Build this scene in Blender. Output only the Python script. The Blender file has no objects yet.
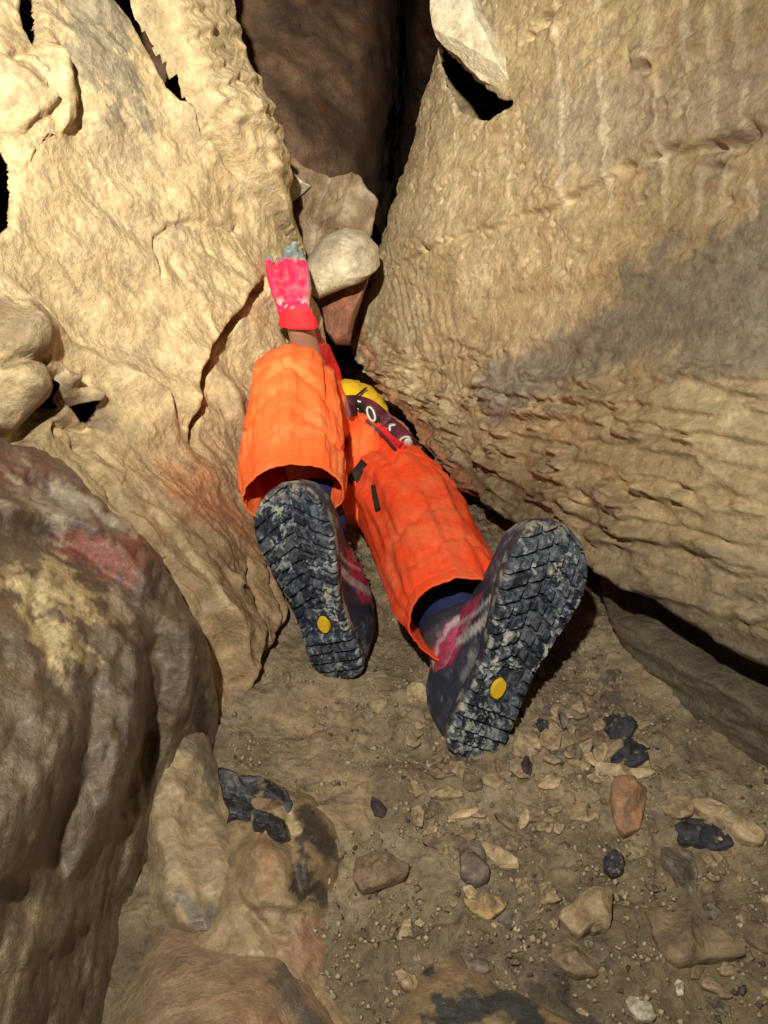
import bpy, math, random
import numpy as np
from mathutils import Vector, Matrix

# ------------------------------------------------------------------ camera, lamp, exposure
scene = bpy.context.scene
COL = scene.collection
F = 788.0
PITCH = math.radians(32.0)
CAMZ = 0.80
CAM = np.array([0.0, 0.0, CAMZ])
FW = np.array([0.0, math.cos(PITCH), -math.sin(PITCH)])
UPV = np.array([0.0, math.sin(PITCH), math.cos(PITCH)])
RT = np.array([1.0, 0.0, 0.0])

cam_d = bpy.data.cameras.new('camera')
cam = bpy.data.objects.new('camera', cam_d)
COL.objects.link(cam)
cam.location = CAM
cam.rotation_euler = (math.radians(90) - PITCH, 0, 0)
cam_d.sensor_fit = 'VERTICAL'
cam_d.sensor_height = 24.0
cam_d.lens = 24.0 * F / 1024.0
cam_d.clip_start = 0.02
cam_d.clip_end = 60.0
scene.camera = cam

world = bpy.data.worlds.new('World')
scene.world = world
world.use_nodes = True
world.node_tree.nodes['Background'].inputs[0].default_value = (0.75, 0.62, 0.48, 1)
world.node_tree.nodes['Background'].inputs[1].default_value = 0.05

def lamp(name, loc, target, energy, size, blend, color, radius):
    d = bpy.data.lights.new(name, 'SPOT')
    d.energy = energy; d.spot_size = math.radians(size); d.spot_blend = blend
    d.color = color; d.shadow_soft_size = radius
    o = bpy.data.objects.new(name, d)
    COL.objects.link(o)
    o.location = loc
    o.rotation_euler = (Vector(target) - Vector(loc)).to_track_quat('-Z', 'Y').to_euler()
    return o
# the photographer's headlamp: a focused beam and the wide flood round it, on one head
HEAD = (-0.13, 0.0, 1.20)
lamp('headlamp_beam', HEAD, (-0.22, 1.5, 0.66), 185.0, 58, 1.0, (1.0, 0.93, 0.80), 0.016)
lamp('headlamp_flood', HEAD, (-0.02, 1.0, 0.10), 68.0, 150, 1.0, (1.0, 0.93, 0.80), 0.016)

vs = scene.view_settings
scene.display_settings.display_device = 'sRGB'
vs.view_transform = 'Standard'
vs.look = 'None'
vs.exposure = 0.0
vs.gamma = 1.0
vs.use_curve_mapping = False
scene.cycles.max_bounces = 8
scene.cycles.diffuse_bounces = 5
scene.cycles.sample_clamp_indirect = 4.0

# ------------------------------------------------------------------ helpers
def ray(px, py):
    return FW + RT * ((px - 384) / F) + UPV * ((512 - py) / F)
def at(px, py, t):
    return CAM + ray(px, py) * t
def nrm(v):
    v = np.asarray(v, float)
    return v / np.linalg.norm(v)
def smooth(x):
    x = np.clip(x, 0, 1)
    return x * x * (3 - 2 * x)

_rng = np.random.RandomState(7)
_PERM = np.concatenate([_rng.permutation(256)] * 2)
_GR = _rng.normal(size=(256, 3)); _GR /= np.linalg.norm(_GR, axis=1)[:, None]
def perlin(p):
    p = np.asarray(p, float)
    i = np.floor(p).astype(int); f = p - i; i &= 255
    w = f * f * f * (f * (f * 6 - 15) + 10)
    out = 0
    for dx in (0, 1):
        wx = w[:, 0] if dx else 1 - w[:, 0]
        a = _PERM[(i[:, 0] + dx) & 255]
        for dy in (0, 1):
            wy = w[:, 1] if dy else 1 - w[:, 1]
            b = _PERM[a + ((i[:, 1] + dy) & 255)]
            for dz in (0, 1):
                wz = w[:, 2] if dz else 1 - w[:, 2]
                g = _GR[_PERM[b + ((i[:, 2] + dz) & 255)]]
                d = g[:, 0] * (f[:, 0] - dx) + g[:, 1] * (f[:, 1] - dy) + g[:, 2] * (f[:, 2] - dz)
                out = out + wx * wy * wz * d
    return out * 1.5
def fbm(p, octs=4, gain=0.5, lac=2.03):
    p = np.asarray(p, float); a = 1.0; s = 0
    for k in range(octs):
        s = s + a * perlin(p + 17.3 * k); p = p * lac; a *= gain
    return s
def ridged(p, octs=4, gain=0.5, lac=2.1):
    p = np.asarray(p, float); a = 1.0; s = 0
    for k in range(octs):
        s = s + a * (1 - 2 * np.abs(perlin(p + 31.7 * k))); p = p * lac; a *= gain
    return s
def P2(a, b, s=0.0):
    return np.stack([a, b, np.full_like(a, s)], 1)
_WP = np.random.RandomState(3)
def worley(p, seed=0, k2=True):
    """nearest and second nearest feature-point distance on a 2D jittered lattice"""
    p = np.asarray(p, float)[:, :2]
    i = np.floor(p).astype(int)
    d1 = np.full(len(p), 9.0); d2 = np.full(len(p), 9.0); idd = np.zeros(len(p), int)
    for dx in (-1, 0, 1):
        for dy in (-1, 0, 1):
            c = i + np.array([dx, dy])
            h = _PERM[(_PERM[(c[:, 0] + seed) & 255] + (c[:, 1] & 255)) & 511]
            jx = (_PERM[h] / 255.0); jy = (_PERM[(h + 91) & 255] / 255.0)
            d = np.hypot(c[:, 0] + jx - p[:, 0], c[:, 1] + jy - p[:, 1])
            m = d < d1
            d2 = np.where(m, d1, np.minimum(d2, d)); idd = np.where(m, h, idd); d1 = np.where(m, d, d1)
    return d1, d2, idd

def tag(o, label=None, cat=None, group=None, kind=None):
    if label: o['label'] = label
    if cat: o['category'] = cat
    if group: o['group'] = group
    if kind: o['kind'] = kind
    return o
def empty(name, loc, label=None, cat=None, group=None):
    o = bpy.data.objects.new(name, None)
    o.empty_display_size = 0.05
    COL.objects.link(o); o.location = loc
    bpy.context.view_layer.update()
    return tag(o, label, cat, group)
def mesh_obj(name, verts, faces, mat=None, parent=None, colr=None, smoothf=True, loops=None):
    verts = np.asarray(verts, np.float32)
    me = bpy.data.meshes.new(name)
    if isinstance(faces, np.ndarray):
        k = faces.shape[1]; n = len(faces)
        me.vertices.add(len(verts)); me.vertices.foreach_set('co', verts.ravel())
        me.loops.add(n * k); me.loops.foreach_set('vertex_index', faces.astype(np.int32).ravel())
        me.polygons.add(n); me.polygons.foreach_set('loop_start', np.arange(0, n * k, k, dtype=np.int32))
        me.update(calc_edges=True); me.validate()
    else:
        me.from_pydata([tuple(v) for v in verts], [], [tuple(f) for f in faces]); me.update()
    if smoothf:
        me.polygons.foreach_set('use_smooth', np.ones(len(me.polygons), bool))
    if colr is not None:
        a = me.attributes.new('col', 'FLOAT_COLOR', 'POINT')
        c = np.ones((len(verts), 4), np.float32); c[:, :colr.shape[1]] = colr
        a.data.foreach_set('color', c.ravel())
    if mat: me.materials.append(mat)
    o = bpy.data.objects.new(name, me)
    COL.objects.link(o)
    if parent is not None:
        o.parent = parent
        o.matrix_parent_inverse = parent.matrix_world.inverted()
    return o

# ------------------------------------------------------------------ materials
def new_mat(name):
    m = bpy.data.materials.new(name); m.use_nodes = True
    nt = m.node_tree; b = nt.nodes['Principled BSDF']
    return m, nt, b
def N(nt, t, **kw):
    n = nt.nodes.new(t)
    for k, v in kw.items():
        if k in n.inputs: n.inputs[k].default_value = v
        else: setattr(n, k, v)
    return n
def rock_mat(name, bump=1.0, scale=1.0, stretch=(1, 1, 1), rot=(0, 0, 0), vary=0.35, attr=True, base=(0.4, 0.3, 0.2), rough=0.8, spec=0.4, coat=0):
    m, nt, b = new_mat(name); L = nt.links.new
    tc = N(nt, 'ShaderNodeTexCoord')
    mp = N(nt, 'ShaderNodeMapping'); mp.inputs['Rotation'].default_value = rot; mp.inputs['Scale'].default_value = stretch
    L(tc.outputs['Object'], mp.inputs['Vector'])
    n1 = N(nt, 'ShaderNodeTexNoise', Scale=38 * scale, Detail=8.0, Roughness=0.65); L(mp.outputs[0], n1.inputs['Vector'])
    n2 = N(nt, 'ShaderNodeTexNoise', Scale=170 * scale, Detail=6.0, Roughness=0.7); L(mp.outputs[0], n2.inputs['Vector'])
    n3 = N(nt, 'ShaderNodeTexVoronoi', Scale=120 * scale); L(mp.outputs[0], n3.inputs['Vector'])
    if attr:
        at_ = N(nt, 'ShaderNodeAttribute'); at_.attribute_name = 'col'
        colo, al = at_.outputs['Color'], at_.outputs['Alpha']
    else:
        rgb = N(nt, 'ShaderNodeRGB'); rgb.outputs[0].default_value = (*base, 1); colo = rgb.outputs[0]; al = None
    mr = N(nt, 'ShaderNodeMapRange'); mr.inputs[1].default_value = 0.3; mr.inputs[2].default_value = 0.7
    mr.inputs[3].default_value = 1 - vary; mr.inputs[4].default_value = 1 + vary
    L(n1.outputs['Fac'], mr.inputs[0])
    mr2 = N(nt, 'ShaderNodeMapRange'); mr2.inputs[1].default_value = 0.3; mr2.inputs[2].default_value = 0.7
    mr2.inputs[3].default_value = 1 - vary * 0.7; mr2.inputs[4].default_value = 1 + vary * 0.7
    L(n2.outputs['Fac'], mr2.inputs[0])
    mu = N(nt, 'ShaderNodeMath', operation='MULTIPLY'); L(mr.outputs[0], mu.inputs[0]); L(mr2.outputs[0], mu.inputs[1])
    vm = N(nt, 'ShaderNodeVectorMath', operation='SCALE'); L(colo, vm.inputs[0]); L(mu.outputs[0], vm.inputs['Scale'])
    L(vm.outputs[0], b.inputs['Base Color'])
    if al is not None: 
        ra = N(nt, 'ShaderNodeMath', operation='MULTIPLY_ADD'); L(n2.outputs['Fac'], ra.inputs[0]); ra.inputs[1].default_value = 0.3; 
        sb = N(nt, 'ShaderNodeMath', operation='SUBTRACT'); L(al, sb.inputs[0]); sb.inputs[1].default_value = 0.15
        L(sb.outputs[0], ra.inputs[2]); L(ra.outputs[0], b.inputs['Roughness'])
    else: b.inputs['Roughness'].default_value = rough
    b.inputs['Specular IOR Level'].default_value = spec
    if coat: b.inputs['Coat Weight'].default_value = coat; b.inputs['Coat Roughness'].default_value = .36
    ad = N(nt, 'ShaderNodeMath', operation='MULTIPLY_ADD'); L(n2.outputs['Fac'], ad.inputs[0]); ad.inputs[1].default_value = 1.1; L(n1.outputs['Fac'], ad.inputs[2])
    ad2 = N(nt, 'ShaderNodeMath', operation='MULTIPLY_ADD'); L(n3.outputs['Distance'], ad2.inputs[0]); ad2.inputs[1].default_value = 0.25; L(ad.outputs[0], ad2.inputs[2])
    bp = N(nt, 'ShaderNodeBump', Strength=0.9, Distance=0.0032 * bump); L(ad2.outputs[0], bp.inputs['Height'])
    L(bp.outputs[0], b.inputs['Normal'])
    return m

# ------------------------------------------------------------------ rock sheets
def seg_dist(U, V, pts):
    best = np.full(U.shape, 1e9); sg = np.ones(U.shape); al = np.zeros(U.shape); acc = 0
    tot = sum(math.dist(pts[i], pts[i + 1]) for i in range(len(pts) - 1))
    for i in range(len(pts) - 1):
        ax, ay = pts[i]; bx, by = pts[i + 1]; dx, dy = bx - ax, by - ay; l2 = dx * dx + dy * dy + 1e-12; l = math.sqrt(l2)
        tt = np.clip(((U - ax) * dx + (V - ay) * dy) / l2, 0, 1)
        d = np.hypot(U - ax - tt * dx, V - ay - tt * dy)
        cr = dx * (V - ay) - dy * (U - ax)
        m = d < best
        best = np.where(m, d, best); sg = np.where(m, np.sign(cr), sg); al = np.where(m, (acc + tt * l) / tot, al)
        acc += l
    return best, sg, al
def inside(U, V, pts):
    r = np.zeros(U.shape, bool); n = len(pts)
    for i in range(n):
        x1, y1 = pts[i]; x2, y2 = pts[(i + 1) % n]
        if y1 == y2: continue
        c = ((y1 > V) != (y2 > V)) & (U < (x2 - x1) * (V - y1) / (y2 - y1) + x1)
        r ^= c
    return r

class Sheet:
    def __init__(s, P0, n, uh, controls, reg=1e-4):
        s.P0 = np.array(P0, float); s.n = nrm(n)
        uh = np.array(uh, float); s.u = nrm(uh - s.n * (uh @ s.n)); s.v = np.cross(s.n, s.u)
        W = [(at(*c[1:]) if c[0] == 'p' else np.array(c[1:], float)) for c in controls]
        Q = np.array([s.loc(w) for w in W])
        s.cx = Q[:, :2]; m = len(Q)
        K = s._k(np.linalg.norm(s.cx[:, None] - s.cx[None], axis=2)) + reg * np.eye(m)
        A = np.zeros((m + 3, m + 3)); A[:m, :m] = K; A[:m, m] = 1; A[:m, m + 1:] = s.cx
        A[m, :m] = 1; A[m + 1:, :m] = s.cx.T
        s.w = np.linalg.solve(A, np.concatenate([Q[:, 2], [0, 0, 0]]))
        s.feats = []; s.warp = 0.008
        s.noise = None; s.trim = None
    def _k(s, r): return np.where(r > 1e-9, r * r * np.log(r + 1e-12), 0)
    def loc(s, P):
        d = np.asarray(P) - s.P0
        return np.stack([d @ s.u, d @ s.v, d @ s.n], -1)
    def base(s, U, V):
        U = np.asarray(U, float); V = np.asarray(V, float); m = len(s.cx); h = s.w[m] + s.w[m + 1] * U + s.w[m + 2] * V
        for i in range(m): h = h + s.w[i] * s._k(np.hypot(U - s.cx[i, 0], V - s.cx[i, 1]))
        return h
    def hit(s, px, py):
        d = ray(px, py); t = np.linspace(0.25, 3.6, 400)
        P = CAM + t[:, None] * d; q = s.loc(P); g = q[:, 2] - s.base(q[:, 0], q[:, 1])
        for i in range(399):
            if g[i] > 0 >= g[i + 1]:
                a = g[i] / (g[i] - g[i + 1]); tt = t[i] + a * (t[i + 1] - t[i]); return tuple(s.loc(CAM + tt * d)[:2])
        i = int(np.argmin(np.abs(g))); return tuple(q[i, :2])
    def hits(s, pts): return [s.hit(*p) for p in pts]
    def dirang(s, a, b):
        A, B = s.hit(*a), s.hit(*b); return math.atan2(B[1] - A[1], B[0] - A[0])
    # features, all in metres on the surface
    def groove(s, pts, w, dep, taper=True, sharp=2.0, wt=None):
        H = s.hits(pts)
        def f(U, V, C):
            d, _, al = seg_dist(U, V, H); k = np.exp(-(d / w) ** sharp)
            if taper: k = k * smooth(np.minimum(al, 1 - al) * 8 + 0.15)
            return -dep * k
        s.feats.append(f); return s
    def step(s, pts, side, hgt, w, fall, taper=True):
        """raised on the side's side right at the line, dying away over fall"""
        H = s.hits(pts); q = s.hit(*side)
        _, sg0, _ = seg_dist(np.array([q[0]]), np.array([q[1]]), H); sg0 = sg0[0]
        def f(U, V, C):
            d, sg, al = seg_dist(U, V, H); sd = d * sg * sg0
            k = smooth(sd / w * 0.5 + 0.5) * np.exp(-np.maximum(sd, 0) / fall)
            if taper: k = k * smooth(np.minimum(al, 1 - al) * 6)
            return hgt * k
        s.feats.append(f); return s
    def bump(s, c, rx, ry, hgt, ang=0.0, p=1.0):
        q = s.hit(*c)
        def f(U, V, C):
            x = (U - q[0]) * math.cos(ang) + (V - q[1]) * math.sin(ang); y = -(U - q[0]) * math.sin(ang) + (V - q[1]) * math.cos(ang)
            r = (x / rx) ** 2 + (y / ry) ** 2
            return hgt * np.exp(-r ** p)
        s.feats.append(f); return s
    def edge(s, pts, outp, drop, w, lim=None, wt=None, rnd=0.0, rw=0.05):
        H = s.hits(pts); q = s.hit(*outp)
        _, sg0, _ = seg_dist(np.array([q[0]]), np.array([q[1]]), H); sg0 = sg0[0]
        def f(U, V, C):
            d, sg, al = seg_dist(U, V, H); sd = d * sg * sg0
            k = -drop * smooth(sd / w) - rnd * np.exp(-np.maximum(-sd, 0) / rw)
            if wt is not None: k = k * wt(C['P'])
            if lim is not None: C['cut'] |= sd > lim
            return k
        s.feats.append(f); return s
    def outline(s, pts, drop, w, lim, rnd=0.05, rw=0.05):
        H = s.hits(pts)
        def f(U, V, C):
            d, _, _ = seg_dist(U, V, H + [H[0]]); ins = inside(U, V, H); sd = np.where(ins, -d, d)
            C['cut'] |= (sd > lim) | ((sd > 0) & (sd < -1))
            return -drop * smooth(sd / w) - rnd * np.exp(-np.maximum(-sd, 0) / rw)
        s.feats.append(f); return s
    def hole(s, pts, drop=.05, w=.02):
        H = s.hits(pts)
        def f(U, V, C):
            def SD(a, b_):
                d, _, _ = seg_dist(a, b_, H + [H[0]]); return np.where(inside(a, b_, H), -d, d)
            sd = SD(U, V); cut = sd < -.003
            near = np.where(cut & (sd > -.022))[0]      # pull the torn edge of the sheet onto the rim of the crack
            if len(near):
                e = 1e-4; gu = (SD(U[near] + e, V[near]) - sd[near]) / e; gv = (SD(U[near], V[near] + e) - sd[near]) / e
                C['dU'][near] -= (sd[near] + .003) * gu; C['dV'][near] -= (sd[near] + .003) * gv
            C['cut'] |= cut
            return -drop * smooth((.008 - sd) / w)
        s.feats.append(f); return s
    def mask(s, C, pts, w, wob=0.4):
        """soft patch along a polyline (or blob for one point), for stains of the rock and painted light"""
        H = s.hits(pts)
        if len(H) == 1: d = np.hypot(C['U'] - H[0][0], C['V'] - H[0][1])
        else: d, _, _ = seg_dist(C['U'], C['V'], H)
        return smooth((1.2 - d / w + wob * (C['n1'] + .7 * C['n2'])) * 1.6)
    def build(s, name, corners, res, margin, mat, colorf, parent=None):
        H = np.array(s.hits(corners)); lo = H.min(0); hi = H.max(0)
        def ax(a, b):
            m = np.cumsum(np.linspace(res, margin / 6, 12)); m = m / m[-1] * margin
            return np.concatenate([(a - m)[::-1], np.arange(a, b, res), b + m])
        us = ax(lo[0], hi[0]); vv = ax(lo[1], hi[1])
        U, V = np.meshgrid(us, vv); sh = U.shape; U = U.ravel(); V = V.ravel()
        C = {'U': U, 'V': V, 'cut': np.zeros(U.shape, bool), 'dU': np.zeros(U.shape), 'dV': np.zeros(U.shape)}
        h = s.base(U, V)
        P = s.P0 + U[:, None] * s.u + V[:, None] * s.v + h[:, None] * s.n
        C['P'] = P
        C['n1'] = fbm(P * 22, 3); C['n2'] = fbm(P * 75, 3, .6)
        wu = s.warp * fbm(P * 14 + 5, 3); wv = s.warp * fbm(P * 14 + 50, 3)
        for f in s.feats: h = h + f(U + wu, V + wv, C)
        C['hf'] = h.copy()
        if s.noise is not None: h = h + s.noise(U, V, C)
        U = U + C['dU']; V = V + C['dV']
        P = s.P0 + U[:, None] * s.u + V[:, None] * s.v + h[:, None] * s.n
        C['Pf'] = P
        cr = colorf(C)
        idx = np.arange(len(U)).reshape(sh)
        q = np.stack([idx[:-1, :-1], idx[:-1, 1:], idx[1:, 1:], idx[1:, :-1]], -1).reshape(-1, 4)
        q = q[~C['cut'][q].all(1)]
        used = np.zeros(len(U), bool); used[q.ravel()] = True
        mp = np.cumsum(used) - 1
        s.grid = (us, vv, h.reshape(sh))
        return mesh_obj(name, P[used], mp[q], mat, parent, colr=cr[used])

def mixc(c, c2, k):
    k = np.clip(k, 0, 1)
    return c * (1 - k[:, None]) + np.asarray(c2, float) * k[:, None]
def flat(c, n, r=0.8):
    a = np.empty((n, 4)); a[:, :3] = c; a[:, 3] = r
    return a
TAN = (.42, .325, .18, .85); PALE = (.60, .49, .30, .85); OCH = (.40, .275, .14, .85); GREY = (.17, .16, .155, .6)
PURP = (.20, .125, .095, .5); REDD = (.27, .10, .06, .6); BLK = (.018, .018, .024, .3); BRN = (.20, .135, .075, .7); MUD = (.27, .19, .105, .8)
K = 0.94
M_rock = rock_mat('limestone', 1.0)
M_rockw = rock_mat('bedded_limestone', 1.0, stretch=(1, 1, 1))
M_wet = rock_mat('wet_rock', 0.8, spec=0.6, coat=.2)
M_dirt = rock_mat('cave_mud', 1.8, vary=0.35)

# ---- floor
floor = Sheet((0, 0, 0), (0, 0, 1), (1, 0, 0), [
    ('w', .3, .5, 0.0), ('w', -.05, .4, 0.0), ('w', .1, .7, 0.0), ('w', -.2, .8, .015), ('w', .36, .9, 0.01), ('w', -.06, 1.0, -.0),
    ('w', .1, 1.2, -.01), ('w', -.25, 1.2, 0.02), ('w', 0, 1.45, -.05), ('w', -.1, 1.9, -.33), ('w', .2, 1.8, -.3), ('w', -.3, 2.4, -.45), ('w', .7, .6, .03), ('w', .3, .2, -.02), ('w', -.5, .5, 0.03)])
floor.step([(430, 970), (470, 955), (540, 975), (600, 1010), (680, 1060)], (600, 930), .022, .006, .09)
floor.groove([(560, 985), (610, 1012), (680, 1060)], .012, .02)
floor.bump((300, 720), .08, .05, -.022, .3)
floor.step([(345, 868), (400, 895), (470, 890)], (400, 850), .01, .005, .05)
floor.step([(250, 900), (330, 950), (420, 940), (520, 930)], (400, 1000), .012, .006, .06)
floor.bump((640, 650), .09, .03, .02, -1.0)
floor.bump((450, 790), .09, .05, .014, 0)
def f_noise(U, V, C):
    p = P2(U, V, 3.0)
    w1, w2, _ = worley(p * 26 + 0.6 * fbm(p * 30, 2)[:, None]); w3, w4, _ = worley(p * 62 + 7)
    lump = smooth(0.5 + 1.4 * fbm(p * 5 + 3, 2)); C['lump'] = lump
    return .010 * fbm(p * 6, 3) + .005 * fbm(p * 26, 4, .6) + lump * (.007 * smooth((w2 - w1) * 2.2) - .003) + .0026 * smooth((w4 - w3) * 2) * lump + .0016 * ridged(p * 80, 3)
floor.noise = f_noise
def f_col(C):
    n = len(C['U']); c = flat((.35, .28, .185), n, .62)
    p = C['Pf']
    c = mixc(c, (.23, .18, .115, .45), smooth(.5 + 1.3 * fbm(p * 7, 3)))
    c = mixc(c, (.38, .285, .17, .8), smooth(.1 + 1.6 * fbm(p * 5 + 9, 3)))
    c = mixc(c, (.40, .32, .2, .8), smooth(-.4 + 1.8 * fbm(p * 45 + 9, 3)) * .7)
    c = mixc(c, (.10, .08, .055, .5), smooth(-.5 + 1.8 * fbm(p * 38 + 19, 3)) * .6)
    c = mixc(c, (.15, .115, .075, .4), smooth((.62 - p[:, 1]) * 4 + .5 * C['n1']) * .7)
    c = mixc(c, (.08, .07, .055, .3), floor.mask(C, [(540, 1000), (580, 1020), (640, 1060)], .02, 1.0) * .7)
    return c
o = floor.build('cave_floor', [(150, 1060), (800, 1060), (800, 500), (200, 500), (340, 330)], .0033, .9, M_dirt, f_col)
tag(o, kind='structure')
def floor_z(x, y):
    us, vv, h = floor.grid
    i = int(np.clip(np.searchsorted(us, x), 0, len(us) - 1)); j = int(np.clip(np.searchsorted(vv, y), 0, len(vv) - 1))
    return float(h[j, i])

# ---- right wall
rwall = Sheet((.30, 1.0, .25), (-.9, -.36, .2), (-.209, .975, -.327), [
    ('p', 768, 780, 1.039 * K), ('p', 600, 640, 1.272 * K), ('p', 410, 430, 1.90 * K), ('p', 340, 330, 2.2 * K),
    ('p', 600, 100, 1.22 * K), ('p', 768, 0, .95 * K), ('p', 768, 400, .94 * K), ('p', 400, 130, 1.85 * K), ('p', 440, 0, 1.68 * K),
    ('p', 372, 240, 2.0 * K), ('p', 580, 400, 1.30 * K), ('p', 500, 300, 1.5 * K), ('p', 680, 560, 1.07 * K), ('p', 768, 640, .98 * K), ('p', 590, 560, 1.26 * K)])
rwall.edge([(470, -200), (440, 0), (402, 130), (376, 225), (356, 290), (338, 330)], (300, 100), .5, .22, lim=.24, rnd=.03, rw=.05)
wy = lambda P: smooth((P[:, 1] - .86) / .14)
rwall.edge([(300, 275), (338, 330), (385, 392), (440, 458), (500, 518), (560, 565), (600, 600), (640, 640)], (420, 520), .30, .07, wt=wy, rnd=.0, rw=.03)
rwall.groove([(480, 505), (520, 535), (590, 583), (640, 612), (690, 645), (768, 688), (860, 740), (960, 800)], .024, .075, taper=False, sharp=4)
rwall.step([(520, 515), (600, 560), (680, 605), (768, 655), (900, 720)], (700, 540), .045, .015, .14, taper=False)
rwall.hole([(430, 20), (436, 44), (460, 62), (478, 80), (502, 96), (516, 97), (508, 108), (484, 122), (462, 117), (448, 92), (434, 60)], .016, .03)
# bedding line of broken pits
rwall.step([(395, 265), (430, 250), (470, 234), (520, 215), (560, 205), (610, 178), (640, 170), (700, 150), (768, 128), (850, 100)], (500, 180), .012, .004, .05, taper=False)
for a, r, d in [((430, 248), .013, .012), ((450, 240), .008, .008), ((575, 198), .011, .009), ((628, 168), .015, .012), ((655, 158), .01, .011), ((672, 152), .014, .01), ((712, 150), .012, .012), ((735, 145), .017, .013), ((755, 130), .013, .013),
                ((545, 18), .016, .022), ((558, 5), .012, .015), ((645, 72), .012, .016), ((530, 35), .01, .01), ((520, 165), .007, .006), ((512, 178), .006, .006), ((640, 200), .008, .008), ((556, 222), .006, .006), ((475, 320), .005, .004), ((715, 170), .012, .01), ((500, 150), .006, .004), ((380, 195), .008, .007)]:
    rwall.bump(a, r * 1.2, r * .6, -d * 1.7, ang=rwall.dirang((500, 225), (640, 170)), p=1.5)
for a, r, d in [((648, 64), .02, .016), ((640, 55), .012, .012), ((555, 30), .012, .008), ((470, 200), .01, .004)]:
    rwall.bump(a, r, r, d)
# long ledges of the middle band
for pts, hh in [([(455, 400), (520, 395), (560, 402), (620, 398), (700, 410), (790, 430)], .010),
                ([(440, 380), (500, 388), (540, 380), (640, 382), (700, 372), (790, 360)], .007),
                ([(500, 425), (560, 440), (620, 440), (680, 452), (800, 470)], .012),
                ([(530, 470), (590, 482), (640, 480), (700, 500), (800, 520)], .012),
                ([(520, 495), (580, 510), (640, 532), (700, 548), (800, 575)], .012),
                ([(450, 440), (500, 465), (560, 500), (620, 520)], .008),
                ([(600, 570), (660, 590), (720, 600), (800, 630)], .008),
                ([(470, 412), (540, 418), (620, 422), (700, 430), (800, 448)], .009),
                ([(520, 448), (600, 462), (680, 476), (800, 498)], .009),
                ([(560, 500), (640, 512), (720, 530), (800, 548)], .010)]:
    rwall.step(pts, (pts[2][0], pts[2][1] - 25), hh * 1.1, .005, .04)
# fluting beside the person
for k in range(9):
    a = (372 + k * 9, 300 + k * 12)
    rwall.groove([(a[0] + 6, a[1] - 60 - 4 * k), (a[0] + 22, a[1] + 2), (a[0] + 40, a[1] + 62)], .005 + .002 * (k % 3), .0015 + .001 * (k * 7 % 3))
for x in (420, 452, 472, 500, 560, 598, 604, 655, 690, 716):
    rwall.groove([(x - 6, -30), (x, 60), (x + 4, 120), (x + 10, 205)], .005, -.0008)
def r_noise(U, V, C):
    p = P2(U, V, 1.0)
    sg = 1.0
    up = (rwall.v[2] > 0) and 1 or -1
    b = V * up   # grows upwards, across the bedding
    C['b'] = b
    mid = np.exp(-(((b - rw_b1) / .17) ** 2))
    C['mid'] = mid
    tpos = fbm(P2(U * 4.5, V * 15, 2), 4, .55)
    q = b * 27 + tpos * 1.0 + .5 * fbm(P2(U * 2.5, V * 3, 22), 2); fq = q - np.floor(q)
    terr = smooth(np.minimum(fq * 1.3, (1 - fq) * 5))
    gsm = np.exp(-((b - rwall.hit(680, 320)[1] * _u) / .055) ** 2); C['gsm'] = gsm
    brk = smooth(.45 + 1.5 * fbm(P2(U * 9, V * 16, 5), 3))
    q2 = b * 70 + fbm(P2(U * 9, V * 28, 8), 4, .55) * 1.7; f2 = q2 - np.floor(q2)
    t2 = smooth(np.minimum(f2 * 1.3, (1 - f2) * 4))
    h = .011 * fbm(p * 4 + 4, 2) + .006 * fbm(P2(U * 7, V * 30, 12), 3) + (.014 * mid * terr + .0052 * t2 * brk * (.35 + .65 * mid)) * (0.4 + brk)
    w1, w2, _ = worley(P2(U * 30, V * 55) + .5 * fbm(p * 30, 2)[:, None], 4)
    pits = smooth((.42 - w1) * 3) * smooth(.1 + 1.5 * fbm(p * 11, 2))
    h -= .005 * pits
    h += .0014 * fbm(P2(U * 50, V * 80), 4, .6) + .0006 * ridged(P2(U * 60, V * 110, 3), 3)
    h = h * (1 - .55 * gsm)
    # the lower wall is smoother, with long streaks
    low = smooth((rw_b2 - b) / .05)
    h = h * (1 - .55 * low) + low * .004 * ridged(P2(U * 7, V * 34, 3), 4)
    return h
_u = (rwall.v[2] > 0) and 1 or -1
rw_b1 = rwall.hit(620, 470)[1] * _u; rw_b2 = rwall.hit(650, 600)[1] * _u
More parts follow.
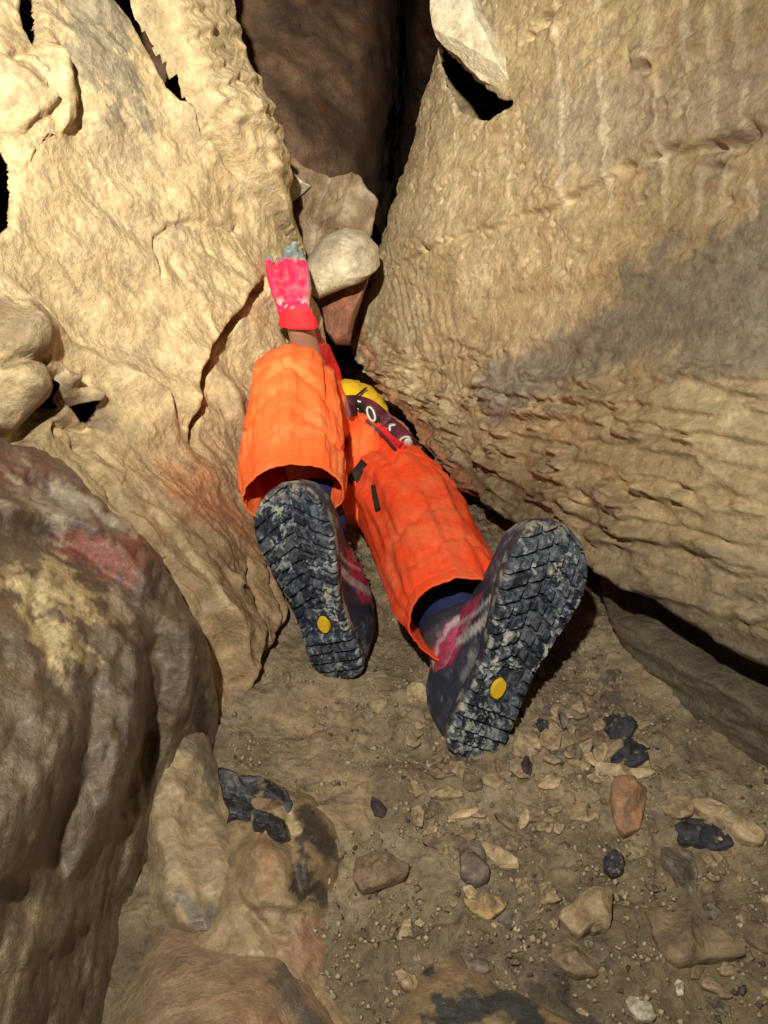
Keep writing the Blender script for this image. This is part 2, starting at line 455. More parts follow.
def r_col(C):
    n = len(C['U']); c = flat(TAN[:3], n, .82); p = C['Pf']
    c = mixc(c, PALE, smooth(.2 + 1.2 * fbm(p * 6 + 2, 3)) * .5)
    c = mixc(c, OCH, smooth(.1 + 1.2 * fbm(p * 9 + 12, 3)) * .6)
    g = rwall.mask(C, [(500, 395), (560, 365), (640, 330), (720, 300), (820, 285)], .055, .35)
    g = np.maximum(g, rwall.mask(C, [(640, 300), (720, 270), (830, 240)], .06, .5) * .9)
    g = np.maximum(g, rwall.mask(C, [(700, 350), (820, 340)], .05, .5) * .9)
    c = mixc(c, (.20, .185, .155, .6), g * .8)
    c = mixc(c, (.30, .25, .19, .7), rwall.mask(C, [(560, 120), (650, 120), (800, 90)], .08, .8) * .55)
    for x_ in (420, 452, 472, 500, 560, 600, 655, 690, 716, 745):
        c = mixc(c, (.66, .56, .38, .85), rwall.mask(C, [(x_ - 6, -30), (x_, 60), (x_ + 4, 120), (x_ + 10, 215)], .005, 1.2) * .55)
    st = smooth(-.35 + 1.8 * perlin(P2(C['U'] * 55, C['V'] * 3.5, 4))) * smooth((C['b'] - rwall.hit(600, 250)[1] * _u) / .06)
    c = mixc(c, (.55, .44, .29, .8), st * .35)
    c = mixc(c, (.27, .215, .14, .6), smooth(.1 + 1.5 * fbm(P2(C['U'] * 8, C['V'] * 45, 7), 3)) * C['mid'] * .6)
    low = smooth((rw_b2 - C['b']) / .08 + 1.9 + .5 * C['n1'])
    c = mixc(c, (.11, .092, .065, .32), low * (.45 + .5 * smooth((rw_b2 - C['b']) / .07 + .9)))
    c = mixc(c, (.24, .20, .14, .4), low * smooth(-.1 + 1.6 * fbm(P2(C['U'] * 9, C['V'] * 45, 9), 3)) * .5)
    red_bounce = rwall.mask(C, [(350, 310), (385, 385), (440, 450), (500, 510)], .022, .5)
    c = mixc(c, (.38, .16, .08, .6), red_bounce * .75)  # reddish lip of the rock, strengthened with painted bounce from the orange suit
    c = mixc(c, (.45, .05, .03, .5), rwall.mask(C, [(462, 492), (500, 512), (530, 535)], .020, .4) * .9)  # red bounce glow painted onto the rock
    return c
rwall.noise = r_noise
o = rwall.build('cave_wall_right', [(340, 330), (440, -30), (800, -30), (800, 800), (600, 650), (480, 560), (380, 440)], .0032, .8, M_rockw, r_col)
tag(o, kind='structure')

# ---- left wall
lwall = Sheet((-.3, 1.1, .3), (.8, -.4, .45), (.4, .8, 0), [
    ('p', 250, 150, 1.5 * K), ('p', 250, 450, 1.5 * K), ('p', 50, 450, 1.12 * K), ('p', 200, 600, 1.17 * K), ('p', 30, 200, 1.1 * K), ('p', 240, 690, 1.18 * K),
    ('p', 100, 100, 1.2 * K), ('p', 262, 600, 1.34 * K), ('p', 300, 250, 1.72 * K), ('p', 322, 330, 1.8 * K), ('p', 230, 0, 1.5 * K), ('p', 150, 300, 1.3 * K), ('p', 20, 20, 1.12 * K),
    ('p', 140, 500, 1.2 * K), ('p', 180, 400, 1.35 * K), ('p', 215, 560, 1.24 * K), ('p', 10, 330, 1.05 * K)])
lwall.edge([(215, -200), (232, 0), (245, 60), (268, 130), (290, 200), (306, 250), (322, 300), (336, 350), (345, 420), (350, 520)], (380, 150), .28, .12, lim=.125, rnd=.03, rw=.03)
lwall.hole([(80, -80), (120, -80), (139, 0), (156, 38), (174, 72), (190, 107), (178, 102), (158, 74), (142, 47), (127, 22), (110, 0)], .035, .03)
lwall.step([(124, -60), (142, 0), (158, 40), (176, 78), (192, 108), (215, 150), (245, 190), (268, 215)], (240, 60), .035, .006, .2, taper=False)
lwall.groove([(188, 106), (200, 135), (222, 162), (245, 186), (268, 208)], .004, .02)
lwall.hole([(14, -60), (38, -60), (38, 0), (36, 25), (32, 45), (26, 60), (20, 50), (16, 25), (18, 0)], .03, .028)
lwall.bump((48, 85), .022, .06, .035, ang=lwall.dirang((50, 40), (55, 135)) - 1.57)
lwall.step([(66, 60), (67, 95), (62, 130), (50, 140), (40, 125)], (48, 90), .02, .003, .05)
lwall.bump((10, 90), .05, .08, .03)
lwall.step([(0, 140), (15, 138), (35, 125), (42, 110)], (10, 100), .02, .004, .05)
lwall.groove([(0, 75), (20, 60), (36, 80), (34, 110)], .004, .012)
lwall.hole([(-40, 130), (0, 140), (6, 155), (11, 175), (12, 200), (8, 225), (0, 236), (-40, 250)], .03, .028)
lwall.groove([(159, 292), (157, 262), (158, 236), (172, 226), (200, 220), (228, 226), (240, 240)], .004, .012)
lwall.groove([(240, 226), (232, 236), (238, 262)], .003, .008)
lwall.groove([(264, 286), (250, 292), (238, 304), (226, 328), (210, 344), (198, 356), (191, 380), (186, 410), (188, 446)], .010, .05, sharp=3)
lwall.step([(262, 290), (240, 304), (226, 330), (200, 356), (190, 390), (188, 446)], (150, 350), .045, .006, .07)
lwall.step([(170, 250), (180, 290), (195, 330), (196, 356)], (150, 300), -.008, .006, .05)
lwall.bump((222, 400), .03, .06, .025)
lwall.hole([(40, 380), (50, 376), (55, 388), (50, 405), (42, 415), (37, 398)], .012, .01).hole([(60, 405), (75, 402), (92, 408), (100, 412), (86, 424), (70, 420)], .012, .01)
lwall.groove([(40, 385), (50, 398), (68, 408), (85, 425), (100, 412)], .008, .02, sharp=3)
lwall.groove([(82, 432), (60, 428), (45, 425), (42, 440)], .005, .02)
lwall.bump((60, 385), .012, .008, .03)
lwall.bump((85, 405), .014, .01, .03)
lwall.bump((4, 345), .05, .035, .05, p=1.3); lwall.bump((8, 395), .035, .03, .045, p=1.3); lwall.groove([(-20, 372), (10, 370), (36, 362)], .006, .02)
lwall.groove([(38, 385), (32, 415), (10, 446), (-20, 455)], .013, .05, sharp=3)
lwall.step([(-10, 275), (20, 290), (40, 320), (70, 350), (110, 372), (150, 395), (180, 445)], (40, 400), .03, .012, .09)
lwall.step([(60, 455), (95, 490), (130, 540), (165, 590), (190, 620)], (180, 500), .022, .006, .06)
lwall.groove([(60, 440), (78, 470), (100, 500), (125, 525)], .004, .01)
lwall.groove([(60, 450), (88, 452), (100, 470)], .005, .01)
lwall.step([(120, 500), (160, 540), (185, 580), (196, 620), (205, 650)], (210, 540), .012, .005, .05)
lwall.step([(196, 612), (210, 630), (222, 668), (236, 690), (240, 640), (250, 650), (262, 620), (264, 570)], (225, 600), .045, .011, .10, taper=False)
lwall.bump((222, 585), .012, .02, .014)
lwall.step([(215, 582), (224, 590), (232, 582)], (222, 570), .012, .003, .03)
lwall.groove([(235, 560), (240, 600), (242, 650)], .004, .012)
lwall.groove([(250, 560), (255, 600), (258, 640)], .003, .01)
lwall.groove([(205, 690), (208, 720), (215, 760)], .01, .03)
for a, r, d in [((240, 232), .006, .008), ((202, 130), .004, .01), ((150, 72), .004, .006), ((130, 500), .005, .006), ((80, 385), .006, .01)]:
    lwall.bump(a, r, r, -d)
# ribs of the pillar beside the crack
for k, (a, b_) in enumerate([((148, 12), (225, 4)), ((152, 30), (232, 22)), ((160, 52), (240, 40)), ((170, 62), (244, 62)), ((176, 84), (236, 78)), ((186, 100), (256, 96)), ((194, 118), (232, 124)), ((225, 130), (262, 122)), ((205, 140), (268, 150)), ((225, 165), (280, 172)), ((250, 185), (288, 195))]):
    mid_ = ((a[0] + b_[0]) / 2, (a[1] + b_[1]) / 2 - 5)
    lwall.step([a, mid_, b_], (mid_[0], mid_[1] - 10), .012 + .004 * (k % 3), .006, .03)
LA = lwall.dirang((90, 180), (250, 330)); LB = lwall.dirang((110, 480), (240, 600)); LC = lwall.dirang((80, 30), (120, 150))
def l_noise(U, V, C):
    p = C['P'] * 1.0
    def along(a, s1, s2, z=0): return P2((U * math.cos(a) + V * math.sin(a)) * s1, (-U * math.sin(a) + V * math.cos(a)) * s2, z)
    px_low = smooth((lw_y0 - C['P'][:, 2]) / .12)
    h = .022 * fbm(p * 4 + 1, 3) + .0022 * fbm(p * 16 + 3, 3) + .013 * fbm(along(LA, 3.0, 11, 21), 2) + .006 * ridged(along(LA, 2.2, 9, 31), 2)
    a1 = fbm(along(LA, 14, 52, 1), 4, .6); a2 = fbm(along(LB, 10, 42, 3), 4, .6); a3 = ridged(along(LC, 9, 50, 5), 3, .6)
    h += (.0016 * a1 + .0010 * fbm(along(LA, 34, 120, 8), 3)) * (1 - px_low) + .0045 * a2 * px_low + .0007 * a3
    r = ridged(p * 12 + 6, 3); h += .0034 * r * smooth(-.1 - 1.6 * fbm(p * 4 + 30, 2))
    w1, w2, _ = worley(along(LA, 16, 34), 9)
    h += .0025 * smooth((w2 - w1) * 3) * smooth(-.1 + 1.6 * fbm(p * 7 + 40, 2))
    h += .0015 * fbm(p * 70, 4, .65)
    C['a1'] = a1; C['a2'] = a2
    return h
lw_y0 = .33
def l_col(C):
    n = len(C['U']); c = flat((.455, .35, .19), n, .66); p = C['Pf']
    c = mixc(c, PALE, smooth(.15 + 1.0 * C['a1'] + .8 * fbm(p * 5, 2)) * .5)
    c = mixc(c, (.30, .235, .15, .8), smooth(-.1 + 1.3 * fbm(p * 9 + 12, 4)) * .55)
    c = mixc(c, (.19, .17, .12, .7), lwall.mask(C, [(85, -20), (95, 40), (120, 90)], .05, .9) * .8)
    low = smooth((.30 - p[:, 2]) / .12)
    c = mixc(c, (.36, .235, .13, .6), low * .7)
    c = mixc(c, (.48, .22, .10, .7), lwall.mask(C, [(180, 490), (225, 520)], .05, .8) * .6)
    c = mixc(c, (.50, .40, .24, .8), lwall.mask(C, [(120, 490), (170, 540), (195, 600)], .022, .6) * .6)
    c = mixc(c, (.17, .12, .08, .6), lwall.mask(C, [(50, 400), (90, 415)], .03, .6) * .6)
    c = mixc(c, (.20, .145, .09, .5), lwall.mask(C, [(-20, 330), (10, 350), (20, 400)], .04, .8) * .75)  # brownish lobes, their shadow painted in as a darker tone
    c = mixc(c, (.28, .20, .11, .7), lwall.mask(C, [(0, 60), (10, 110)], .03, .9) * .6)
    return c
lwall.noise = l_noise
o = lwall.build('cave_wall_left', [(-70, -60), (240, -60), (340, 340), (350, 540), (270, 720), (180, 740), (-60, 500)], .0032, .7, M_rock, l_col)
tag(o, kind='structure')

# ---- deep end of the passage
back = Sheet((0, 2.4, .5), (.1, -1, .15), (1, 0, 0), [('p', 230, 0, 2.0), ('p', 330, 0, 2.2), ('p', 300, 250, 2.0), ('p', 350, 250, 2.1), ('p', 330, 400, 2.4), ('p', 420, 420, 2.6), ('p', 450, 0, 2.7)])
back.step([(250, 60), (300, 80), (340, 70), (400, 40)], (300, 30), .04, .02, .2)
back.edge([(372, -300), (366, 0), (356, 90), (348, 160), (340, 300)], (430, 50), 1.6, .45, rnd=.0)
back.step([(250, 130), (300, 160), (350, 150)], (300, 110), .03, .02, .15)
back.noise = lambda U, V, C: .05 * fbm(C['P'] * 3, 3) + .015 * ridged(C['P'] * 9, 4)
def b_col(C):  # red-brown rock, colour darkened to stand for the shade in the recess
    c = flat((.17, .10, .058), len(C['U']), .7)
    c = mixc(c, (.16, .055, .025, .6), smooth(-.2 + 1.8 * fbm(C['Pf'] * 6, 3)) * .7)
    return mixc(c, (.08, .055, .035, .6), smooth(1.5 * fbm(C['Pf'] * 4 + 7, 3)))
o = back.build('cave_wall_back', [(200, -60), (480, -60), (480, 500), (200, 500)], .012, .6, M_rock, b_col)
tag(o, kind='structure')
# rock roof over the passage and the rock behind the photographer, out of frame
roof = Sheet((0, .9, 1.9), (0, .1, -1), (1, 0, 0), [('w', -1, 0, 1.9), ('w', 1, 0, 1.95), ('w', 0, 2.5, 1.6), ('w', 0, .5, 2.0), ('w', .8, 2.5, 1.7), ('w', -.8, 2.6, 1.7)])
roof.noise = lambda U, V, C: .12 * fbm(C['P'] * 2.2, 4)
def grid_sheet(s, name, u0, u1, v0, v1, res, mat, colf):
    us = np.arange(u0, u1, res); vv = np.arange(v0, v1, res); U, V = np.meshgrid(us, vv); sh = U.shape; U = U.ravel(); V = V.ravel()
    C = {'U': U, 'V': V}; h = s.base(U, V); C['P'] = s.P0 + U[:, None] * s.u + V[:, None] * s.v + h[:, None] * s.n
    h = h + s.noise(U, V, C); P = s.P0 + U[:, None] * s.u + V[:, None] * s.v + h[:, None] * s.n
    C['Pf'] = P; idx = np.arange(len(U)).reshape(sh)
    q = np.stack([idx[:-1, :-1], idx[:-1, 1:], idx[1:, 1:], idx[1:, :-1]], -1).reshape(-1, 4)
    return mesh_obj(name, P, q, mat, None, colr=colf(C))
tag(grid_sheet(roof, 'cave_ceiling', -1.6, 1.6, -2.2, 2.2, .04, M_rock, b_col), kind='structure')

# ---- the great boulder in the lower left
M_boul = rock_mat('muddy_boulder', .8, spec=0.6, vary=.45, coat=.16)
b1 = Sheet((-.35, .65, .3), (.5, -.5, .7), (.8, .6, 0), [
    ('p', 60, 465, .99), ('p', 0, 440, .93), ('p', 110, 520, .97), ('p', 50, 560, .86), ('p', 160, 580, .97), ('p', 0, 700, .66), ('p', 100, 700, .78), ('p', 190, 650, .97), ('p', 180, 760, .93),
    ('p', 0, 1000, .58), ('p', 100, 1000, .74), ('p', 120, 860, .80), ('p', 0, 850, .60)])
b1.outline([(-260, 440), (-60, 425), (0, 447), (36, 452), (62, 462), (86, 492), (122, 524), (150, 555), (176, 592), (196, 640), (210, 690), (221, 768), (200, 790), (170, 850), (160, 910), (128, 960), (100, 1110), (80, 1300), (-260, 1300)],
           .40, .085, .09, rnd=.012, rw=.02)
b1.step([(-60, 600), (40, 590), (90, 560), (130, 560), (165, 590)], (60, 520), .02, .02, .08)
b1.step([(215, 690), (170, 720), (120, 790), (60, 830), (-60, 870)], (60, 650), .035, .05, .18, taper=False)
for pts_, w_, d_ in [([(175, 610), (180, 700), (150, 800), (120, 900)], .02, -.018), ([(130, 640), (120, 740), (80, 840), (60, 960)], .025, -.02), ([(60, 700), (30, 800), (0, 900)], .025, -.02), ([(155, 640), (150, 740), (120, 820)], .03, .028), ([(95, 680), (80, 780), (40, 880)], .014, .016), ([(-20, 520), (50, 515), (105, 545), (150, 600)], .014, -.014), ([(20, 480), (80, 505), (120, 540)], .010, .010)]:
    b1.groove(pts_, w_, d_)
b1.bump((60, 640), .07, .06, .03)
b1.bump((70, 555), .04, .02, -.015)
b1.groove([(0, 530), (50, 530), (90, 560), (130, 590)], .006, .006)
b1.groove([(20, 600), (40, 650), (60, 720)], .01, .01)
b1.step([(150, 700), (140, 780), (120, 850), (90, 950)], (190, 780), -.02, .02, .08)
def b1_noise(U, V, C):
    a = b1A; al = P2((U * math.cos(a) + V * math.sin(a)) * 6, (-U * math.sin(a) + V * math.cos(a)) * 26, 2)
    C['st'] = fbm(al, 4, .6)
    return .016 * fbm(C['P'] * 5, 3) + .008 * C['st'] + .003 * fbm(C['P'] * 34, 4, .6) + .007 * ridged(C['P'] * 9 + 8, 3)
b1A = b1.dirang((110, 650), (60, 950))
b1.noise = b1_noise
def b1_col(C):
    p = C['Pf']; c = flat((.135, .10, .068), len(C['U']), .32)
    c = mixc(c, (.085, .063, .046, .28), smooth(.1 + 1.3 * C['st']) * .8)
    c = mixc(c, (.27, .21, .12, .45), smooth(-.25 + 1.5 * fbm(p * 9 + 4, 4)) * .5)
    c = mixc(c, (.17, .12, .105, .45), b1.mask(C, [(0, 470), (60, 490), (110, 540)], .07, .7) * .75)
    c = mixc(c, (.26, .085, .055, .45), b1.mask(C, [(80, 550), (110, 560), (142, 545)], .025, .9) * .8)
    c = mixc(c, (.24, .10, .07, .45), b1.mask(C, [(0, 480), (35, 470)], .03, .9) * .5)
    c = mixc(c, (.42, .37, .27, .5), b1.mask(C, [(30, 500), (70, 510), (110, 525)], .03, 1.2) * .7)
    c = mixc(c, (.52, .42, .22, .6), b1.mask(C, [(45, 590), (58, 625)], .035, 1.0) * .9)
    c = mixc(c, (.48, .38, .20, .6), b1.mask(C, [(40, 650), (50, 668)], .018, 1.0) * .8)
    c = mixc(c, (.45, .37, .25, .5), b1.mask(C, [(108, 600), (118, 620)], .012, .9) * .7)
    c = mixc(c, (.035, .03, .028, .3), b1.mask(C, [(190, 690), (205, 740), (214, 768)], .012, .6) * .9)
    return c
o = b1.build('boulder', [(-40, 440), (230, 440), (230, 1060), (-40, 1060)], .003, .25, M_boul, b1_col)
tag(o, 'huge brown purple boulder with cream mud patches filling the lower left corner', 'boulder')

# ---- the slab leaning between the boulder and the floor
b2 = Sheet((-.2, .62, .1), (.35, -.6, .75), (1, .3, 0), [
    ('p', 190, 760, .93), ('p', 225, 790, .945), ('p', 200, 900, .80), ('p', 170, 850, .84), ('p', 232, 850, .86), ('p', 240, 900, .82)])
b2.outline([(185, 700), (205, 740), (222, 790), (232, 812), (236, 842), (232, 876), (216, 905), (206, 925), (186, 918), (170, 890), (163, 850), (165, 800), (176, 755)], .16, .05, .055, rnd=.008, rw=.008)
b2.groove([(200, 800), (195, 850), (210, 900)], .012, .008)
b2.noise = lambda U, V, C: .012 * fbm(C['P'] * 9, 3) + .007 * ridged(C['P'] * 15 + 2, 3) + .003 * fbm(C['P'] * 30, 4, .6)
def b2_col(C):
    p = C['Pf']; c = flat((.36, .275, .16), len(C['U']), .55)
    c = mixc(c, (.23, .18, .115, .45), smooth(.1 + 1.4 * fbm(p * 12, 4)) * .7)
    c = mixc(c, (.14, .125, .11, .4), b2.mask(C, [(190, 740), (206, 765), (228, 800)], .012, .9) * .7)
    c = mixc(c, (.10, .11, .13, .3), b2.mask(C, [(180, 900), (205, 925), (225, 905), (236, 850)], .008, 1.0) * .5)
    return c
o = b2.build('rock_slab', [(150, 720), (250, 720), (250, 940), (150, 940)], .0022, .03, M_wet, b2_col)
tag(o, 'upright tan rock slab wedged between the huge boulder and the black stained rock', 'rock')

# ---- black stained rock, then the orange brown one below
b3 = Sheet((-.12, .62, .05), (.1, -.6, .8), (1, 0, 0), [
    ('p', 250, 800, .905), ('p', 290, 800, .915), ('p', 320, 850, .855), ('p', 260, 870, .805), ('p', 300, 930, .785), ('p', 230, 850, .85), ('p', 220, 960, .755), ('p', 330, 1000, .745)])
b3.outline([(214, 770), (230, 778), (262, 778), (286, 790), (312, 804), (326, 826), (332, 862), (328, 900), (340, 950), (350, 1040), (360, 1200), (150, 1200), (190, 930), (215, 900), (228, 860), (224, 820)], .12, .05, .055, rnd=.025, rw=.02)
b3.groove([(238, 790), (246, 815), (244, 835), (262, 840)], .012, .022)
b3.groove([(262, 838), (280, 842), (284, 808)], .007, .014)
b3.bump((262, 845), .02, .03, .018)
b3.bump((312, 850), .02, .035, .016)
b3.groove([(230, 890), (250, 912), (262, 935), (290, 940)], .005, .01)
b3.groove([(285, 800), (292, 850), (300, 890), (318, 905)], .006, .012)
b3.step([(235, 912), (262, 905), (300, 912), (326, 925)], (280, 880), .012, .006, .05)
b3.bump((245, 800), .02, .012, .012); b3.bump((268, 820), .014, .01, .012); b3.bump((238, 830), .012, .016, .01)
b3.noise = lambda U, V, C: .009 * fbm(C['P'] * 12, 3) + .006 * ridged(C['P'] * 11 + 4, 3) + .003 * fbm(C['P'] * 36, 4, .6) + .003 * ridged(C['P'] * 20, 3)
def b3_col(C):
    p = C['Pf']; c = flat((.31, .225, .125), len(C['U']), .5)
    c = mixc(c, (.20, .135, .08, .4), smooth(.1 + 1.4 * fbm(p * 14, 4)) * .8)
    for pts, w in [([(245, 785), (278, 792)], .012), ([(306, 812), (320, 830), (328, 850)], .010), ([(302, 840), (306, 885), (322, 892)], .010)]:
        c = mixc(c, (.045, .038, .035, .25), b3.mask(C, pts, w, 1.3) * .92)
    c = mixc(c, (.58, .46, .26, .6), b3.mask(C, [(282, 815), (292, 830)], .008, .8))
    c = mixc(c, (.36, .21, .11, .5), b3.mask(C, [(262, 850), (266, 880)], .014, .9) * .7)
    c = mixc(c, (.36, .18, .11, .4), b3.mask(C, [(310, 950)], .02, .9) * .6)
    return c
o = b3.build('boulder', [(180, 760), (370, 760), (370, 1060), (180, 1060)], .0024, .08, M_wet, b3_col)
tag(o, 'tan rock with glossy black stains on top rising from the mud', 'boulder')
b4 = Sheet((-.2, .45, .05), (.0, -.5, .85), (1, 0, 0), [
    ('p', 170, 985, .70), ('p', 230, 960, .73), ('p', 250, 1010, .66), ('p', 290, 1020, .68), ('p', 180, 1060, .62), ('p', 120, 1020, .70)])
b4.outline([(135, 945), (165, 900), (180, 935), (205, 955), (245, 950), (270, 960), (290, 985), (305, 1020), (315, 1080), (320, 1200), (90, 1200), (110, 1030)], .12, .045, .05, rnd=.02, rw=.03)
b4.noise = lambda U, V, C: .008 * fbm(C['P'] * 10, 3) + .002 * fbm(C['P'] * 40, 4, .6)
def b4_col(C):
    p = C['Pf']; c = flat((.30, .21, .13), len(C['U']), .38)
    c = mixc(c, (.34, .19, .11, .4), b4.mask(C, [(240, 1000), (260, 1030)], .03, .9) * .6)
    c = mixc(c, (.23, .18, .115, .45), smooth(.0 + 1.4 * fbm(p * 14, 4)) * .7)
    c = mixc(c, (.10, .10, .09, .3), b4.mask(C, [(280, 970), (305, 1020), (318, 1080)], .009, 1.2) * .8)
    return c
o = b4.build('boulder', [(90, 900), (330, 900), (330, 1060), (90, 1060)], .0024, .08, M_wet, b4_col)
tag(o, 'low rounded orange brown rock in front of the black stained rock at the bottom edge', 'boulder')
b5 = Sheet((.1, .4, .0), (.1, -.3, .95), (1, 0, 0), [('p', 440, 1000, .735), ('p', 500, 1010, .722), ('p', 560, 1030, .708), ('p', 480, 1060, .675)])
b5.outline([(418, 975), (440, 958), (468, 960), (500, 985), (545, 1005), (600, 1040), (640, 1090), (640, 1180), (380, 1180), (405, 1040)], .08, .03, .035, rnd=.012, rw=.02)
b5.noise = lambda U, V, C: .006 * fbm(C['P'] * 14, 3) + .003 * ridged(C['P'] * 26, 3)
def b5_col(C):
    c = flat((.25, .18, .10), len(C['U']), .5)
    c = mixc(c, (.05, .055, .055, .22), b5.mask(C, [(455, 1015), (500, 1000), (560, 1040)], .02, 1.2))
    return mixc(c, (.045, .03, .04, .4), b5.mask(C, [(430, 970)], .009, .8))
o = b5.build('boulder', [(380, 950), (650, 950), (650, 1060), (380, 1060)], .0024, .06, M_wet, b5_col)
tag(o, 'flat wet dark rock bedded in the mud at the bottom middle edge', 'boulder')

# added dark box round the cave: shuts out world light, blackens the cracks
M_enclosure = rock_mat('dark_enclosure', 1.0, .3, attr=False, base=(.06, .045, .03))
bx = np.array([[x, y, z] for x in (-2.2, 2.2) for y in (-2.6, 5.6) for z in (-1.2, 2.6)], float)
tag(mesh_obj('dark_enclosure', bx, [(0, 1, 3, 2), (4, 6, 7, 5), (0, 4, 5, 1), (2, 3, 7, 6), (0, 2, 6, 4), (1, 5, 7, 3)], M_enclosure, smoothf=False), kind='structure')
# ------------------------------------------------------------------ the caver
def cloth_mat(name, base, dust, dustk=0.5, rough=0.75, scale=1.0, weave=True):
    m, nt, b = new_mat(name); L = nt.links.new
    tc = N(nt, 'ShaderNodeTexCoord')
    n1 = N(nt, 'ShaderNodeTexNoise', Scale=14 * scale, Detail=7.0, Roughness=0.65, Distortion=0.6); L(tc.outputs['Object'], n1.inputs['Vector'])
    n2 = N(nt, 'ShaderNodeTexNoise', Scale=90 * scale, Detail=5.0, Roughness=0.7); L(tc.outputs['Object'], n2.inputs['Vector'])
    mr = N(nt, 'ShaderNodeMapRange'); mr.inputs[1].default_value = 0.50; mr.inputs[2].default_value = 0.72; mr.inputs[4].default_value = dustk
    ad = N(nt, 'ShaderNodeMath', operation='MULTIPLY_ADD'); L(n2.outputs['Fac'], ad.inputs[0]); ad.inputs[1].default_value = 0.25; 
    sb = N(nt, 'ShaderNodeMath', operation='SUBTRACT'); L(n1.outputs['Fac'], sb.inputs[0]); sb.inputs[1].default_value = 0.09; L(sb.outputs[0], ad.inputs[2])
    L(ad.outputs[0], mr.inputs[0])
    mx = N(nt, 'ShaderNodeMix', data_type='RGBA'); mx.inputs[6].default_value = (*base, 1); mx.inputs[7].default_value = (*dust, 1)
    L(mr.outputs[0], mx.inputs[0])
    n5 = N(nt, 'ShaderNodeTexNoise', Scale=9 * scale, Detail=9.0, Roughness=0.7, Distortion=1.5); L(tc.outputs['Object'], n5.inputs['Vector'])
    mr5 = N(nt, 'ShaderNodeMapRange'); mr5.inputs[1].default_value = 0.58; mr5.inputs[2].default_value = 0.72; mr5.inputs[4].default_value = .55; L(n5.outputs['Fac'], mr5.inputs[0])
    mx5 = N(nt, 'ShaderNodeMix', data_type='RGBA'); mx5.inputs[7].default_value = (base[0] * .45 + .05, base[1] * .5 + .03, base[2] * .5 + .015, 1)
    L(mr5.outputs[0], mx5.inputs[0]); L(mx.outputs[2], mx5.inputs[6]); L(mx5.outputs[2], b.inputs['Base Color'])
    b.inputs['Roughness'].default_value = rough
    b.inputs['Specular IOR Level'].default_value = 0.3
    n3 = N(nt, 'ShaderNodeTexNoise', Scale=55 * scale, Detail=6.0, Roughness=0.6, Distortion=1.2); L(tc.outputs['Object'], n3.inputs['Vector'])
    n4 = N(nt, 'ShaderNodeTexNoise', Scale=700, Detail=2.0); L(tc.outputs['Object'], n4.inputs['Vector'])
    a2 = N(nt, 'ShaderNodeMath', operation='MULTIPLY_ADD'); L(n4.outputs['Fac'], a2.inputs[0]); a2.inputs[1].default_value = 0.12; L(n3.outputs['Fac'], a2.inputs[2])
    bp = N(nt, 'ShaderNodeBump', Strength=0.8, Distance=0.0028); L(a2.outputs[0], bp.inputs['Height']); L(bp.outputs[0], b.inputs['Normal'])
    return m
M_orange = cloth_mat('orange_suit', (.93, .14, .028), (.84, .30, .11), .62)
M_orange2 = cloth_mat('orange_suit_red', (.93, .085, .02), (.86, .28, .12), .5)
M_navy = cloth_mat('navy_fabric', (.012, .018, .085), (.04, .05, .11), .4, .85)
M_yel = cloth_mat('yellow_fabric', (.85, .55, .015), (.7, .5, .1), .3)
M_red = cloth_mat('red_fabric', (.75, .02, .03), (.6, .2, .15), .3)
M_maroon = cloth_mat('maroon_webbing', (.10, .015, .03), (.25, .18, .17), .5)
M_blk = cloth_mat('black_webbing', (.02, .018, .016), (.1, .08, .06), .5)
def plain(name, base, rough=.5, metal=0., bump=0):
    m, nt, b = new_mat(name); b.inputs['Base Color'].default_value = (*base, 1); b.inputs['Roughness'].default_value = rough; b.inputs['Metallic'].default_value = metal
    n1 = N(nt, 'ShaderNodeTexNoise', Scale=120.0, Detail=4.0); bp = N(nt, 'ShaderNodeBump', Strength=0.5, Distance=0.001 + bump)
    nt.links.new(n1.outputs['Fac'], bp.inputs['Height']); nt.links.new(bp.outputs[0], b.inputs['Normal'])
    return m
M_skin = plain('skin', (.55, .30, .20), .6, 0, .001)
M_hair = plain('hair', (.05, .03, .02), .7, 0, .004)
M_steel = plain('alloy', (.50, .50, .48), .45, .7)
M_logo = plain('yellow_rubber', (.85, .55, .02), .5)
M_logo2 = plain('dark_rubber_mark', (.10, .06, .01), .6)
M_lace = plain('laces', (.05, .045, .05), .8)
def attr_mat(name, bump=.001, spec=.4, bs=160.):
    m, nt, b = new_mat(name); L = nt.links.new
    a = N(nt, 'ShaderNodeAttribute'); a.attribute_name = 'col'
    tc = N(nt, 'ShaderNodeTexCoord'); n = N(nt, 'ShaderNodeTexNoise', Scale=bs, Detail=7.0, Roughness=0.7); L(tc.outputs['Object'], n.inputs['Vector'])
    mr = N(nt, 'ShaderNodeMapRange'); mr.inputs[1].default_value = 0.3; mr.inputs[2].default_value = 0.7; mr.inputs[3].default_value = .65; mr.inputs[4].default_value = 1.35
    L(n.outputs['Fac'], mr.inputs[0])
    v = N(nt, 'ShaderNodeVectorMath', operation='SCALE'); L(a.outputs['Color'], v.inputs[0]); L(mr.outputs[0], v.inputs['Scale']); L(v.outputs[0], b.inputs['Base Color'])
    L(a.outputs['Alpha'], b.inputs['Roughness']); b.inputs['Specular IOR Level'].default_value = spec
    bp = N(nt, 'ShaderNodeBump', Strength=0.8, Distance=bump); L(n.outputs['Fac'], bp.inputs['Height']); L(bp.outputs[0], b.inputs['Normal'])
    return m
M_sole = attr_mat('muddy_rubber', .0015)
M_upper = attr_mat('boot_upper', .001)
M_glove = attr_mat('glove_fabric', .002, .3, 90.)

